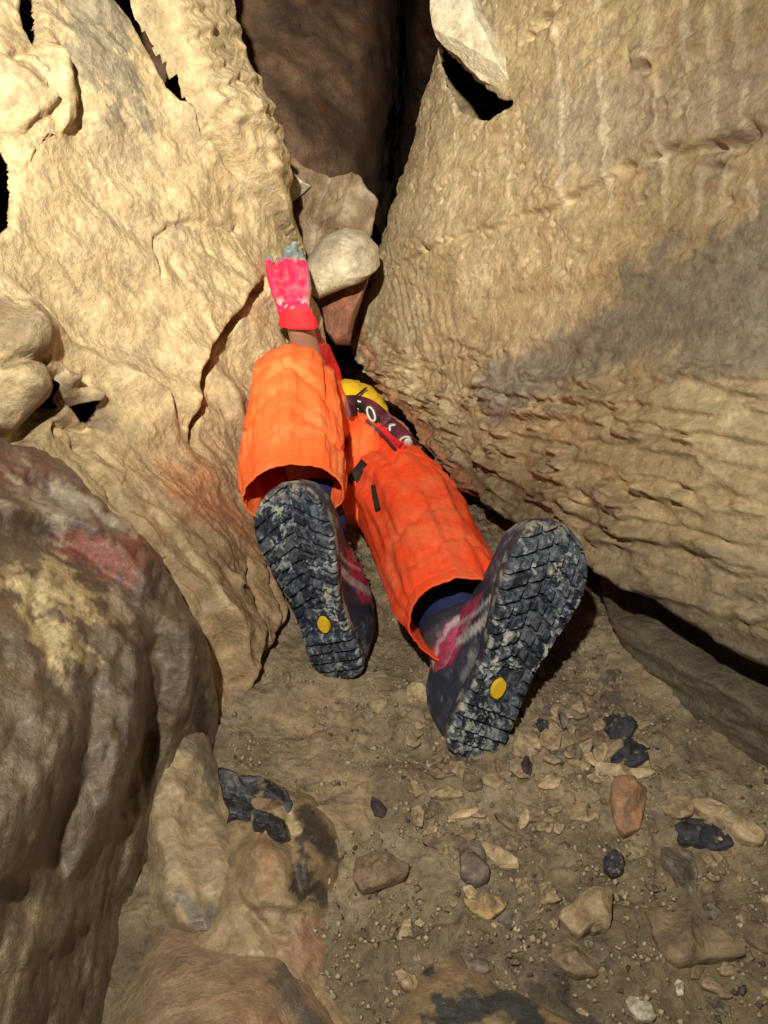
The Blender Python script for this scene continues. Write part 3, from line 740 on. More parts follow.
def catmull(pts, n):
    P = np.array(pts, float); m = len(P); out = []
    Q = np.vstack([2 * P[0] - P[1], P, 2 * P[-1] - P[-2]])
    for i in range(m - 1):
        p0, p1, p2, p3 = Q[i:i + 4]
        for k in range(n):
            t = k / n
            out.append(.5 * ((2 * p1) + (-p0 + p2) * t + (2 * p0 - 5 * p1 + 4 * p2 - p3) * t * t + (-p0 + 3 * p1 - 3 * p2 + p3) * t ** 3))
    out.append(P[-1]); return np.array(out)
def tube(path, nseg=10, nth=64, disp=None, inner=0.0, thick=.0025, ref=(0, 0, 1), cap=True):
    """path rows: x y z rx ry ; rx across ref, ry along ref. inner: depth of the turned-in lining at the start"""
    C = catmull(path, nseg); P = C[:, :3]; T = np.gradient(P, axis=0); T /= np.linalg.norm(T, axis=1)[:, None]
    rf = np.array(ref, float); A = rf - (T[0] @ rf) * T[0]; A /= np.linalg.norm(A)
    As = [A]
    for i in range(1, len(P)):
        A = As[-1] - (T[i] @ As[-1]) * T[i]; A /= np.linalg.norm(A); As.append(A)
    As = np.array(As); Bs = np.cross(T, As); th = np.linspace(0, 2 * np.pi, nth, endpoint=False)
    s = np.concatenate([[0], np.cumsum(np.linalg.norm(np.diff(P, axis=0), axis=1))])
    S, TH = np.meshgrid(s, th, indexing='ij')
    dirs = np.cos(TH)[..., None] * As[:, None] + np.sin(TH)[..., None] * Bs[:, None]
    R = np.cos(TH)[..., None] * As[:, None] * C[:, 4][:, None, None] + np.sin(TH)[..., None] * Bs[:, None] * C[:, 3][:, None, None]
    V = P[:, None] + R
    if disp is not None: V = V + dirs * disp(S, TH, V)[..., None]
    rings = list(V)
    if inner > 0:
        k = max(2, int(np.searchsorted(s, inner)))
        inn = V[:k] - dirs[:k] * thick
        rings = list(inn[::-1]) + rings
    n = len(rings); vv = np.concatenate(rings); f = []
    idx = np.arange(n * nth).reshape(n, nth); nx = np.roll(idx, -1, 1)
    q = np.stack([idx[:-1], nx[:-1], nx[1:], idx[1:]], -1).reshape(-1, 4)
    F_ = [tuple(a) for a in q]
    if cap:
        F_.append(tuple(idx[-1]))
        if not inner: F_.append(tuple(idx[0][::-1]))
    return vv, F_
def w5(px, py, t, rx, ry): return [*at(px, py, t), rx, ry]
def join(parts):
    V = []; Fc = []; o = 0
    for v, f in parts:
        V.append(np.asarray(v)); Fc += [tuple(i + o for i in ff) for ff in f]; o += len(v)
    return np.concatenate(V), Fc
def ball(c, r, n=12, sc=(1, 1, 1)):
    vs_ = []; f = []
    for i in range(n + 1):
        a = math.pi * i / n
        for j in range(2 * n):
            b_ = math.pi * j / n
            vs_.append([c[0] + r * sc[0] * math.sin(a) * math.cos(b_), c[1] + r * sc[1] * math.sin(a) * math.sin(b_), c[2] + r * sc[2] * math.cos(a)])
    for i in range(n):
        for j in range(2 * n):
            f.append((i * 2 * n + j, i * 2 * n + (j + 1) % (2 * n), (i + 1) * 2 * n + (j + 1) % (2 * n), (i + 1) * 2 * n + j)[::-1])
    return vs_, f
def capsule(a, b, ra, rb, n=10):
    a = np.array(a); b = np.array(b); out = []
    k = max(2, int(np.linalg.norm(b - a) / min(ra, rb) * 2.2))
    return [ball(a + (b - a) * i / k, ra + (rb - ra) * i / k, n) for i in range(k + 1)]
def blob(name, parts, vox, mat, parent=None, sm=2):
    v, f = join(parts); o = mesh_obj(name, v, f, mat, parent)
    r = o.modifiers.new('remesh', 'REMESH'); r.mode = 'VOXEL'; r.voxel_size = vox; r.use_smooth_shade = True
    if sm: s_ = o.modifiers.new('smooth', 'SMOOTH'); s_.iterations = sm; s_.factor = .6
    dg = bpy.context.evaluated_depsgraph_get(); me = bpy.data.meshes.new_from_object(o.evaluated_get(dg))
    o.modifiers.clear(); me.name = name; o.data = me
    if not me.materials: me.materials.append(mat)
    me.polygons.foreach_set('use_smooth', np.ones(len(me.polygons), bool))
    return o
def verts_of(o):
    a = np.empty(len(o.data.vertices) * 3, np.float32); o.data.vertices.foreach_get('co', a); return a.reshape(-1, 3).astype(float)
def set_col(o, c):
    a = o.data.attributes.get('col') or o.data.attributes.new('col', 'FLOAT_COLOR', 'POINT')
    a.data.foreach_set('color', np.asarray(c, np.float32).ravel())

from mathutils.bvhtree import BVHTree
def surf(objs, off=.004):
    trees = []
    for o in objs:
        me = o.data; Mw = o.matrix_world
        trees.append(BVHTree.FromPolygons([Mw @ v.co for v in me.vertices], [tuple(p.vertices) for p in me.polygons]))
    def f(px, py):
        d = Vector(ray(px, py)); L = d.length; best = None
        for t in trees:
            h = t.ray_cast(Vector(CAM), d / L)
            if h[0] is not None and (best is None or h[3] < best): best = h[3]
        return None if best is None else best / L
    return f
# boots' frames
BL = .31
def frame(heel, toe, roll):
    heel = np.array(heel); X = nrm(toe - heel); vd = nrm((heel + toe) / 2 - CAM); Z0 = nrm(vd - (vd @ X) * X); Y0 = np.cross(Z0, X)
    a = math.radians(roll); Z = math.cos(a) * Z0 + math.sin(a) * Y0; Y = np.cross(Z, X)
    sc = np.linalg.norm(toe - heel) / BL
    return heel, X, Y, Z, sc
def fz(px, py):
    d = ray(px, py); return CAM + d * (CAMZ - .004) / -d[2]
FL = frame(fz(342, 680), at(281, 491, 1.01), 32)
FR = frame(fz(468, 759), at(566, 528, .955), -38)
def fpt(Fr, x, y, z): return Fr[0] + Fr[4] * (Fr[1] * x + Fr[2] * y + Fr[3] * z)
AL = fpt(FL, .08, -.022, .080); AR = fpt(FR, .085, .01, .085)
KN = at(292, 398, 1.29); HL = at(338, 462, 1.56); HR = at(382, 465, 1.50)
CH = at(345, 425, 1.98); NK = at(350, 425, 2.2); HD = at(350, 415, 2.38); WA = at(352, 432, 1.7)
SHL = at(305, 415, 2.05); ELB = at(318, 400, 1.80); WALLT = surf([bpy.data.objects['cave_wall_left']])
TG = min(t for t in (WALLT(x, y) for x, y in ((272, 262), (280, 290), (290, 300), (286, 255), (282, 320))) if t) - .022
WR = at(299, 322, TG + .015)
SHR = at(395, 435, 2.1)

parts = []
parts += capsule((HL + HR) / 2 - np.array([0, 0, .02]), WA, .045, .055) + capsule(WA, CH, .055, .085) + capsule(CH, NK, .1, .055) + capsule(SHL, SHR, .05, .05)
parts += capsule(HL, KN, .055, .045) + capsule(KN, AL, .038, .026) + capsule(HR, (HR + AR) / 2, .055, .045) + capsule((HR + AR) / 2, AR, .045, .03)
for Fr in (FL, FR):
    parts += capsule(fpt(Fr, .055, 0, .045), fpt(Fr, .23, 0, .034), .024, .017)
parts += capsule(SHL, ELB, .045, .036) + capsule(ELB, WR, .036, .026) + capsule(SHR, SHR + np.array([.05, .25, -.03]), .045, .036) + capsule(SHR + np.array([.05, .25, -.03]), SHR + np.array([-.1, .42, .0]), .036, .025)
RH = SHR + np.array([-.13, .47, .0])
for k in range(4): parts += capsule(RH + np.array([.02 - .014 * k, -.03, .01]), RH + np.array([.0 - .02 * k, .06 - .008 * abs(k - 1.5), -.01]), .010, .008, 6)
parts += capsule(RH + np.array([.02, -.04, .01]), RH + np.array([.05, .0, .01]), .011, .009, 6)
parts += [ball(RH, .034, 10, (1, 1.2, .5)), ball(HD, .092, 16, (.85, 1.1, .98))]
# face looking up and back: brow, nose, lips, chin, ears
fu = np.array([0, -.25, .97]); fd = np.array([0, -.97, -.25])
def fc(x, d, u): return HD + np.array([x, 0, 0]) + fd * d + fu * u
parts += capsule(fc(0, -.005, .088), fc(0, .028, .106), .010, .013, 8) + capsule(fc(-.03, -.02, .078), fc(.03, -.02, .078), .014, .014, 8)
parts += capsule(fc(-.018, .05, .082), fc(.018, .05, .082), .008, .008, 8) + [ball(fc(0, .085, .06), .026, 10), ball(fc(.078, .01, .0), .02, 8, (.4, .7, 1)), ball(fc(-.078, .01, .0), .02, 8, (.4, .7, 1))]
parts += [ball(fc(.03, .002, .08), .011, 8), ball(fc(-.03, .002, .08), .011, 8)]
person = blob('person', parts, .007, M_skin)
tag(person, 'caver in orange suit lying under the right wall, muddy boots towards us, gloved hand raised', 'person')
hr_ = blob('hair', [ball(HD + np.array([0, .03, -.02]), .096, 14, (.86, 1.05, .98))], .008, M_hair, person)

# ---- trousers and jacket
def wr(seed, amp=1.0, crease=()):
    def d(S, TH, V):
        sh = S.shape; p = V.reshape(-1, 3)
        q = np.stack([np.cos(TH).ravel() * 1.2, np.sin(TH).ravel() * 1.2, S.ravel() * 6 + seed], 1)
        lon = fbm(q * np.array([2.2, 2.2, .5]), 3).reshape(sh)
        dia = ridged(q * np.array([1.0, 1.0, 1.3]) + 5 + 0.8 * fbm(q * 1.0 + 9, 2)[:, None], 3, .5).reshape(sh)
        fine = ridged(p * 22 + seed, 3).reshape(sh)
        crs = ridged(q * np.array([.8, .8, 2.2]) + np.array([seed, 0, 2]) + .9 * fbm(q * 1.3 + 4, 2)[:, None], 2, .5).reshape(sh)
        lon = lon + .22 * ridged(q * np.array([1.7, 1.7, .45]) + 11, 2).reshape(sh)
        r = .009 * lon + .0042 * dia * amp + .0030 * amp * np.clip(crs, 0, 2) ** 2 * .6 + .0004 * fine - .0015 * np.exp(-((S - .018) / .0022) ** 2)
        r = r * (.35 + .65 * smooth(S / .06))
        for th_ in (1.1, 4.3):
            dt = np.abs((TH - th_ - .25 * np.sin(S * 9) + np.pi) % (2 * np.pi) - np.pi) * .072
            r = r + .0008 * np.exp(-(dt / .0028) ** 2) - .0006 * np.exp(-((dt - .007) / .002) ** 2)
        for s0, w, a, th0, tw in crease:
            dth = np.abs((TH - th0 + np.pi) % (2 * np.pi) - np.pi)
            r = r - a * np.exp(-((S - s0 - .02 * np.sin(3 * TH + seed)) / w) ** 2) * np.exp(-(dth / tw) ** 2)
        return r
    return d
# left leg, from the hem over the knee to the hip
pl = [w5(293, 496, 1.12, .073, .050), w5(293, 476, 1.16, .073, .060), w5(292, 445, 1.21, .074, .072), w5(292, 408, 1.255, .068, .068), w5(293, 386, 1.31, .062, .062), w5(299, 392, 1.38, .062, .062), w5(316, 428, 1.46, .064, .068), w5(342, 464, 1.55, .07, .075)]
def hemL(S, TH, V):
    r = wr(1.7, .55, [(.10, .007, .006, 1.0, .9), (.15, .008, .006, 5.2, .8), (.125, .006, .005, 3.0, .8), (.19, .008, .007, .2, 1.0)])(S, TH, V)
    return r + .003 * np.sin(2 * TH + 1) * np.exp(-S / .03)
vL, fL = tube(pl, 16, 140, hemL, inner=.07)
pr = [w5(462, 622, 1.03, .070, .064), w5(455, 602, 1.075, .073, .066), w5(434, 556, 1.17, .074, .072), w5(410, 508, 1.30, .077, .074), w5(388, 484, 1.45, .080, .074), w5(378, 470, 1.55, .066, .062)]
def hemR(S, TH, V):
    r = wr(7.3, .35, [(.30, .009, .009, 1.5, 1.2), (.35, .008, .008, .5, 1.0), (.24, .007, .006, 2.2, 1.0), (.17, .007, .005, 6.0, .8), (.09, .008, .005, .3, 1.0)])(S, TH, V)
    return r + .003 * np.sin(2 * TH + 2.2) * np.exp(-S / .03)
wrR = wr(7.3, .45)
vR, fR = tube(pr, 20, 120, hemR, inner=.08)
pp = [w5(368, 492, 1.45, .06, .05), w5(370, 476, 1.49, .085, .068), w5(371, 462, 1.54, .090, .070), w5(368, 450, 1.60, .080, .062), w5(366, 446, 1.64, .06, .05)]
vP, fP = tube(pp, 12, 110, wr(4.0, 1.2, [(.1, .01, .008, 0.2, .9), (.15, .008, .006, 6.0, .9)]))
oL = mesh_obj('trouser_leg', vL, fL, M_orange, person)
oR = mesh_obj('trouser_leg', vR, fR, M_orange2, person)
oP = mesh_obj('trouser_seat', vP, fP, M_orange2, person)
pj = [w5(352, 436, 1.64, .068, .072), w5(349, 429, 1.74, .086, .096), w5(344, 432, 1.95, .105, .100), w5(348, 434, 2.12, .10, .09), w5(351, 428, 2.2, .07, .07)]
mesh_obj('jacket', *tube(pj, 12, 90, wr(9.0, 1.0)), M_yel, person)
mesh_obj('sleeve', *tube([w5(308, 405, 2.0, .06, .06), w5(318, 398, 1.82, .05, .05), w5(308, 360, 1.70, .044, .044), w5(302, 345, 1.58, .030, .030)][::-1], 14, 60, wr(3.0, .7), inner=.02), M_red, person)
# the fold of jacket and seam flap between the thighs
sw = [w5(352, 520, 1.33, .022, .012), w5(358, 490, 1.37, .028, .028), w5(364, 455, 1.44, .034, .032), w5(362, 422, 1.55, .036, .034)]
mesh_obj('seat_fold', *tube(sw, 12, 60, wr(12.0, .8)), M_orange, person)
def strip(pts, w, th, up, n=10):
    """webbing band along 3D points"""
    P = catmull(pts, n); T = np.gradient(P, axis=0); T /= np.linalg.norm(T, axis=1)[:, None]
    u = np.array(up, float); B = np.cross(T, u); B /= np.linalg.norm(B, axis=1)[:, None]; Nn = np.cross(B, T)
    ring = [P + B * w / 2 + Nn * th, P - B * w / 2 + Nn * th, P - B * w / 2, P + B * w / 2]
    n = len(P); v = np.concatenate(ring); f = []
    for k in range(4):
        a, b_ = k * n, ((k + 1) % 4) * n
        for i in range(n - 1): f.append((a + i, b_ + i, b_ + i + 1, a + i + 1))
    f += [(0, n, 2 * n, 3 * n), (4 * n - 1, 3 * n - 1, 2 * n - 1, n - 1)]
    return v, f
def outw(px, py, t): return at(px, py, t)
def torus_chain(c, X, Y, a, b, r, n=28, m=8):
    c = np.array(c); v = []; f = []
    for i in range(n):
        t = 2 * np.pi * i / n; rad = X * math.cos(t) * a + Y * math.sin(t) * b; d = nrm(X * math.cos(t) * b + Y * math.sin(t) * a)
        Zc = np.cross(X, Y)
        for j in range(m):
            s = 2 * np.pi * j / m; v.append(c + rad + d * r * math.cos(s) + Zc * r * math.sin(s))
    for i in range(n):
        for j in range(m): f.append((i * m + j, ((i + 1) % n) * m + j, ((i + 1) % n) * m + (j + 1) % m, i * m + (j + 1) % m))
    return v, f
SUIT = surf([oL, oR, oP, bpy.data.objects['jacket'], bpy.data.objects['seat_fold']])
def on(px, py, off=.006, dflt=1.6):
    t = SUIT(px, py); return at(px, py, (t if t else dflt) - off)
UPN = nrm(CAM - at(375, 415, 1.6))
belt = mesh_obj('harness_belt', *strip([on(346, 407), on(356, 406), on(370, 411), on(386, 425), on(402, 440), at(416, 455, 1.58)], .040, .006, UPN), M_maroon, person)
mesh_obj('strap', *strip([on(352, 400, .014), on(364, 408, .016), on(378, 421, .016)], .014, .004, UPN), M_blk, belt)
for (x, y, t, ang, a, b_, r) in [(386, 420, 1.545, -.9, .021, .010, .0038), (397, 432, 1.54, -.75, .017, .009, .0035), (358, 405, 1.565, -.3, .020, .007, .003), (371, 414, 1.55, -1.2, .014, .006, .0028), (405, 441, 1.54, .4, .010, .007, .003)]:
    X = RT * math.cos(ang) + UPV * math.sin(ang); Y = -RT * math.sin(ang) + UPV * math.cos(ang)
    mesh_obj('carabiner', *torus_chain(on(x, y, .018), X, Y, a, b_, r), M_steel, belt)
mesh_obj('strap', *strip([at(344, 402, 1.55), at(356, 396, 1.60), at(366, 388, 1.66)], .004, .003, UPN), M_blk, belt)
mesh_obj('strap', *strip([on(366, 420, .012), on(378, 430, .012), on(388, 441, .012), on(396, 450, .010)], .006, .003, UPN), M_maroon, belt)
mesh_obj('red_strap', *strip([on(380, 428, .012), on(392, 439, .012), on(404, 448, .012)], .012, .006, UPN), M_red, belt)
for q_, r_ in ((on(400, 436, .016), .009), (on(408, 443, .016), .009), (on(391, 427, .016), .007)): blob('pulley', [ball(q_, r_, 8, (1, .5, 1.2))], .0015, M_steel, belt)
mesh_obj('pocket_tab', *strip([on(350, 484), on(357, 474), on(366, 463)], .020, .003, -FW), M_blk, person)
mesh_obj('pocket_tab', *strip([on(374, 486), on(375, 496), on(378, 511)], .009, .003, -FW), M_blk, person)

# ---- boots
XS = [0, .02, .05, .1, .2, .3, .42, .55, .66, .76, .84, .9, .95, .98, 1.0]
WO = [.013, .026, .035, .042, .043, .041, .042, .050, .059, .063, .061, .053, .041, .027, .009]
WM = [.013, .026, .035, .041, .041, .037, .035, .042, .050, .055, .054, .049, .039, .028, .009]
_sx = np.linspace(0, 1, 400)
def _sm(y):
    a = np.interp(_sx, XS, y); k = np.hanning(17); k /= k.sum(); return np.interp(_sx, _sx, np.convolve(np.pad(a, 8, 'edge'), k, 'valid'))
WOs, WMs = _sm(WO), _sm(WM)
def hw(s, lat): return np.where(lat, np.interp(s, _sx, WOs), np.interp(s, _sx, WMs))
def edge_y(s, w, med):
    lat = (w * med) < 0
    return w * hw(s, lat)
def rocker(s): return .018 * np.clip((s - .72) / .28, 0, 1) ** 2 + .004 * np.clip((.1 - s) / .1, 0, 1)
def make_boot(Fr, med, seed, label):
    heel, X, Y, Z, sc = Fr
    def W(x, y, z): return heel + sc * (np.outer(x, X) + np.outer(y, Y) + np.outer(z, Z))
    ns, nw = 330, 130
    s0 = np.linspace(0, 1, ns); w0 = np.linspace(-1, 1, nw)
    S, Wd = np.meshgrid(s0, w0, indexing='ij'); s = S.ravel(); w = Wd.ravel()
    y = edge_y(s, w, med); x = s * BL
    yl = y * -med                       # lateral positive
    rng = np.random.RandomState(seed)
    # lug pattern
    pitch = np.where(s > .42, .0205, .0165)
    ch = np.where(s > .42, .55 * np.abs(yl - .004), .12 * yl)
    r = (x + ch) / pitch; rk = np.floor(r).astype(int); fr = (r - rk) * pitch
    jit = rng.uniform(-.004, .004, 80)[np.clip(rk, 0, 79)]
    d_row = np.minimum(fr, pitch - fr)
    cols = np.stack([np.abs(yl - c_ - jit * .6) for c_ in (-.024, -.003, .020, .040)], 1).min(1)
    heelc = np.abs(yl + jit)
    cols = np.where(s > .42, cols, np.where(s < .22, np.minimum(heelc, 1), 1))
    d = np.minimum(d_row, cols)
    lug = smooth((d - .0014) / .0018)
    arch = smooth((s - .245) / .02) * smooth((.42 - s) / .02)
    lug = lug * (1 - arch * smooth((.8 - np.abs(w)) / .1))
    notch = smooth((np.abs(w) - .93) / .07) * (np.minimum(fr, pitch - fr) < .0022)
    p3 = np.stack([x, y, np.full_like(x, seed * 3.1)], 1)
    mud = fbm(p3 * 26 + seed, 4, .65); mud2 = fbm(p3 * 75 + 3 + seed, 4, .7); mudL = fbm(p3 * 11 + 2 + seed, 3); mud3 = fbm(p3 * 150 + 7, 4, .75)
    zz = -.0055 * lug + .0015 * (1 - lug)
    clump = smooth((mud + .4 * mudL - .18) * 1.8)
    fill = clump * smooth(.5 + mud2 * 1.4)
    zz = zz * (1 - .6 * fill) + (-.0030) * fill - .0010 * fill * np.clip(mud2, 0, 1) - .0006 * mud2 - .0003 * mud3
    zz += .004 * notch
    re = np.clip((np.abs(w) - .9) / .1, 0, 1); zz = zz + .004 * re ** 2
    z = zz + rocker(s)
    col = flat((.020, .025, .040), len(x), .42)
    cg = smooth(.30 + 1.5 * mud2 + .8 * mud3 + .5 * mud)
    col = mixc(col, (.085, .115, .16, .65), cg * .62)
    sm_ = smooth(.15 + 1.3 * fbm(p3 * np.array([20., 60., 1.]) + 5 + seed, 4, .6) + .5 * mud3); col = mixc(col, (.27, .32, .36, .75), sm_ * .30)
    chalk = smooth((mud2 + .7 * mud3 + .8 * mudL + .6 * mud - .46) * 2.2)
    col = mixc(col, (.36, .40, .40, .85), chalk * .75)
    col = mixc(col, (.50, .45, .29, .85), smooth((mud + .5 * mud2 + .3 * mud3 - .80) * 3.0) * .8)
    endm = np.maximum(smooth((s - .93) / .06), smooth((.05 - s) / .04))
    col = mixc(col, (.36, .32, .24, .85), endm * smooth(.45 + mud2 * 1.5) * .8)
    col = mixc(col, (.40, .40, .34, .8), smooth((np.abs(w) - .88) / .1) * smooth(.2 + mud2 * 1.6 + mud) * .8)
    lp = np.hypot((x - .098) / .0125, (y) / .0085) < 1.25
    col[lp] = (.02, .022, .03, .4)
    vb = W(x, y, z); idx = np.arange(ns * nw).reshape(ns, nw)
    q = np.stack([idx[:-1, :-1], idx[1:, :-1], idx[1:, 1:], idx[:-1, 1:]], -1).reshape(-1, 4)
    # rim
    loop = np.concatenate([idx[0, :], idx[1:, -1], idx[-1, -2::-1], idx[-2:0:-1, 0]])
    ls, lw = s[loop], w[loop]; ly = y[loop]; rings = [loop]; allv = [vb]; allc = [col]; base = len(vb)
    rimz = [(.002, 1.03), (.006, 1.04), (.012, 1.02), (.016, 1.0), (.017, .9)]
    for k, (zr, g) in enumerate(rimz):
        gx = (x[loop] - .5 * BL) * (1 + (g - 1) * .35) + .5 * BL
        v_ = W(gx, ly * g + 0 * gx, zr + rocker(ls) + .0009 * fbm(np.stack([x[loop] * 60, ly * 60, np.full(len(loop), k)], 1), 2))
        allv.append(v_); cc = flat((.028, .032, .045), len(loop), .5)
        m_ = fbm(np.stack([x[loop] * 45, ly * 45, np.full(len(loop), k * .5 + seed)], 1), 4)
        cc = mixc(cc, (.36, .35, .30, .8), smooth(.2 + 1.6 * m_) * .8); allc.append(cc)
        rings.append(np.arange(base, base + len(loop))); base += len(loop)
    for a, b_ in zip(rings[:-1], rings[1:]):
        q = np.concatenate([q, np.stack([a, np.roll(a, -1), np.roll(b_, -1), b_], -1)])
    V_ = np.concatenate(allv); Cc = np.concatenate(allc)
    # upper: half loft above the sole
    nu, nv = 120, 72
    su = np.linspace(0.0, 1, nu); tv = np.linspace(0, np.pi, nv)
    SU, TV = np.meshgrid(su, tv, indexing='ij'); s_ = SU.ravel(); t_ = TV.ravel()
    Hh = np.interp(su, [0, .04, .12, .25, .38, .5, .62, .75, .88, .96, 1.0], [.075, .100, .118, .132, .126, .108, .082, .064, .053, .038, .016])
    Hh = np.repeat(Hh, nv)
    c_, s__ = np.cos(t_), np.sin(t_)
    lat = (c_ * med) < 0
    e = .72
    narrow = 1 - .30 * np.abs(s__) ** 1.4 * np.repeat(np.interp(su, [0, .3, .6, 1], [.55, .6, .5, .2]), nv)
    yy = np.sign(c_) * np.abs(c_) ** e * hw(s_, lat) * .97 * narrow
    hz = .013 + (Hh - .0) * np.abs(s__) ** .75
    xx = (s_ * .985 + .006) * BL + np.where(s_ < .1, .004 * s__, 0)
    pu = np.stack([xx * 55, yy * 55, hz * 55 + seed], 1)
    nn_ = fbm(pu * .6, 3); nf = fbm(pu * .75, 4, .7)
    hz = hz + .002 * nn_ * s__; yy = yy * (1 + .03 * nn_)
    vu = W(xx, yy, hz + rocker(s_)); iu = np.arange(nu * nv).reshape(nu, nv)
    qu = np.stack([iu[:-1, :-1], iu[:-1, 1:], iu[1:, 1:], iu[1:, :-1]], -1).reshape(-1, 4)
    if True: qu = qu[:, ::-1]
    hfrac = (hz - .013) / (Hh + .001)
    cu = flat((.026, .032, .055), len(xx), .6)
    rnd_ = smooth((.20 - hfrac) / .06 + .3 * nn_); cu = mixc(cu, (.03, .035, .055, .5), rnd_)
    pk = smooth((.19 - np.abs(s_ - .44 + .25 * (hfrac - .5))) / .03) * smooth((hfrac - .34) / .08) * smooth((.92 - hfrac) / .05)
    cu = mixc(cu, (.42, .035, .10, .6), pk * .95)
    gs = smooth((.040 - np.abs(s_ - .40 + .45 * (hfrac - .45))) / .012) * smooth((.9 - hfrac) / .05)
    gs = np.maximum(gs, smooth((.022 - np.abs(s_ - .52 + .35 * (hfrac - .45))) / .012) * smooth((.8 - hfrac) / .05) * .8)
    cu = mixc(cu, (.50, .47, .45, .6), gs * .9)
    cu = mixc(cu, (.11, .14, .20, .8), smooth(.15 + 1.0 * nf + .6 * nn_) * .6)
    cu = mixc(cu, (.42, .38, .31, .85), smooth(-.7 + 1.8 * nf + .9 * nn_) * .45)
    boot = mesh_obj('boot', vu, qu, M_upper, person, colr=cu)
    boot['label'] = label
    mesh_obj('outsole', V_, q, M_sole, boot, colr=Cc)
    # oval maker's badge on the arch
    lv = []; lf = []; n = 36
    for i in range(n):
        a = 2 * math.pi * i / n; lv.append((.098 + .0125 * math.cos(a), .0085 * math.sin(a) * 1.0, -.0035))
    for i in range(n):
        a = 2 * math.pi * i / n; lv.append((.098 + .0137 * math.cos(a), .0095 * math.sin(a), .002))
    lf = [tuple(range(n))] + [(i, (i + 1) % n, n + (i + 1) % n, n + i) for i in range(n)]
    lv = np.array(lv); mesh_obj('oval_badge', W(lv[:, 0], lv[:, 1], lv[:, 2]), lf, M_logo, boot, smoothf=False)
    # padded collar
    rr = []
    A0 = fpt(Fr, .075, -.02 if med > 0 else .008, .068)
    shin = nrm((KN if med > 0 else pr_mid) - A0)
    P5 = [[*(A0 - shin * .02), .034, .038], [*(A0 + shin * .02), .035, .039], [*(A0 + shin * .042), .037, .041], [*(A0 + shin * .052), .032, .036]]
    P5 = [[*(A0 - shin * .025), .036, .040], [*(A0 + shin * .02), .041, .047], [*(A0 + shin * .055), .044, .050], [*(A0 + shin * .085), .046, .052], [*(A0 + shin * .094), .042, .047]]
    cv_, cf_ = tube(P5, 12, 96, lambda S, TH, V: .0022 * fbm(V.reshape(-1, 3) * 45, 3).reshape(S.shape) + .0015 * np.abs(np.sin(S * 160)) * (S > .09), ref=X)
    lx = (cv_ - heel) @ X; ly_ = (cv_ - heel) @ Y; lz_ = (cv_ - heel) @ shin; n3_ = fbm(cv_ * 60, 4)
    cc_ = flat((.05, .05, .07), len(cv_), .7); hs = (cv_ - A0) @ shin
    cc_ = mixc(cc_, (.45, .04, .11, .6), smooth((.022 - np.abs(hs - .028 - .45 * (lx - .09) + .004 * n3_)) / .006 + .6 * n3_) * .75)
    cc_ = mixc(cc_, (.52, .48, .46, .6), smooth((.007 - np.abs(hs - .012 - .5 * (lx - .09) + .004 * n3_)) / .003))
    cc_ = mixc(cc_, (.45, .40, .40, .6), smooth((.004 - np.abs(hs - .040 - .5 * (lx - .09) + .004 * n3_)) / .002) * .8)
    cc_ = mixc(cc_, (.25, .24, .26, .8), smooth(.0 + 1.3 * n3_) * .5); cc_ = mixc(cc_, (.02, .02, .03, .8), smooth((hs - .070) / .006))
    mesh_obj('collar', cv_, cf_, M_upper, boot, colr=cc_)
    0 and mesh_obj('collar', *tube(P5, 8, 48, lambda S, TH, V: .0015 * fbm(V.reshape(-1, 3) * 60, 2).reshape(S.shape), ref=X), M_collar, boot)
    # laces over the instep
    lp_ = []
    for k in range(5):
        xs = .115 + .02 * k; H0 = float(np.interp(xs / BL, [.25, .38, .5, .62, .75], [.132, .126, .108, .082, .064])) + .013
        a = W(np.array([xs, xs + .006, xs + .012]), np.array([-.016, 0, .016]), np.array([H0 - .004, H0 + .002, H0 - .004]))
        b_ = W(np.array([xs + .012, xs + .006, xs]), np.array([-.016, 0, .016]), np.array([H0 - .004, H0 + .004, H0 - .004]))
        for q_ in (a, b_): lp_.append(tube([[*r_, .0022, .0022] for r_ in q_], 5, 8))
    mesh_obj('laces', *join(lp_), M_lace, boot)
    gk = .74 if med > 0 else 1.0
    # inner leg of navy cloth from collar up into the trouser leg
    B1 = A0 + shin * .20
    mesh_obj('navy_gaiter', *tube([[*(A0 + shin * .06), .036, .040], [*(A0 + shin * .09), .044 * gk, .047 * gk], [*(A0 + shin * .115), .054 * gk, .054 * gk], [*(A0 + shin * .15), .060 * gk, .058 * gk], [*B1, .055 * gk, .055 * gk]], 10, 64,
             lambda S, TH, V: .002 * ridged(V.reshape(-1, 3) * 25 + seed, 3).reshape(S.shape), ref=X), M_navy, boot)
    return boot
M_collar = plain('collar_fabric', (.02, .02, .03), .8, 0, .001)
pr_mid = at(434, 556, 1.17)
make_boot(FL, 1, 11, 'muddy navy hiking boot on the bent leg with its sole facing us')
make_boot(FR, -1, 23, 'muddy navy hiking boot with pink and grey side, sole tilted right')

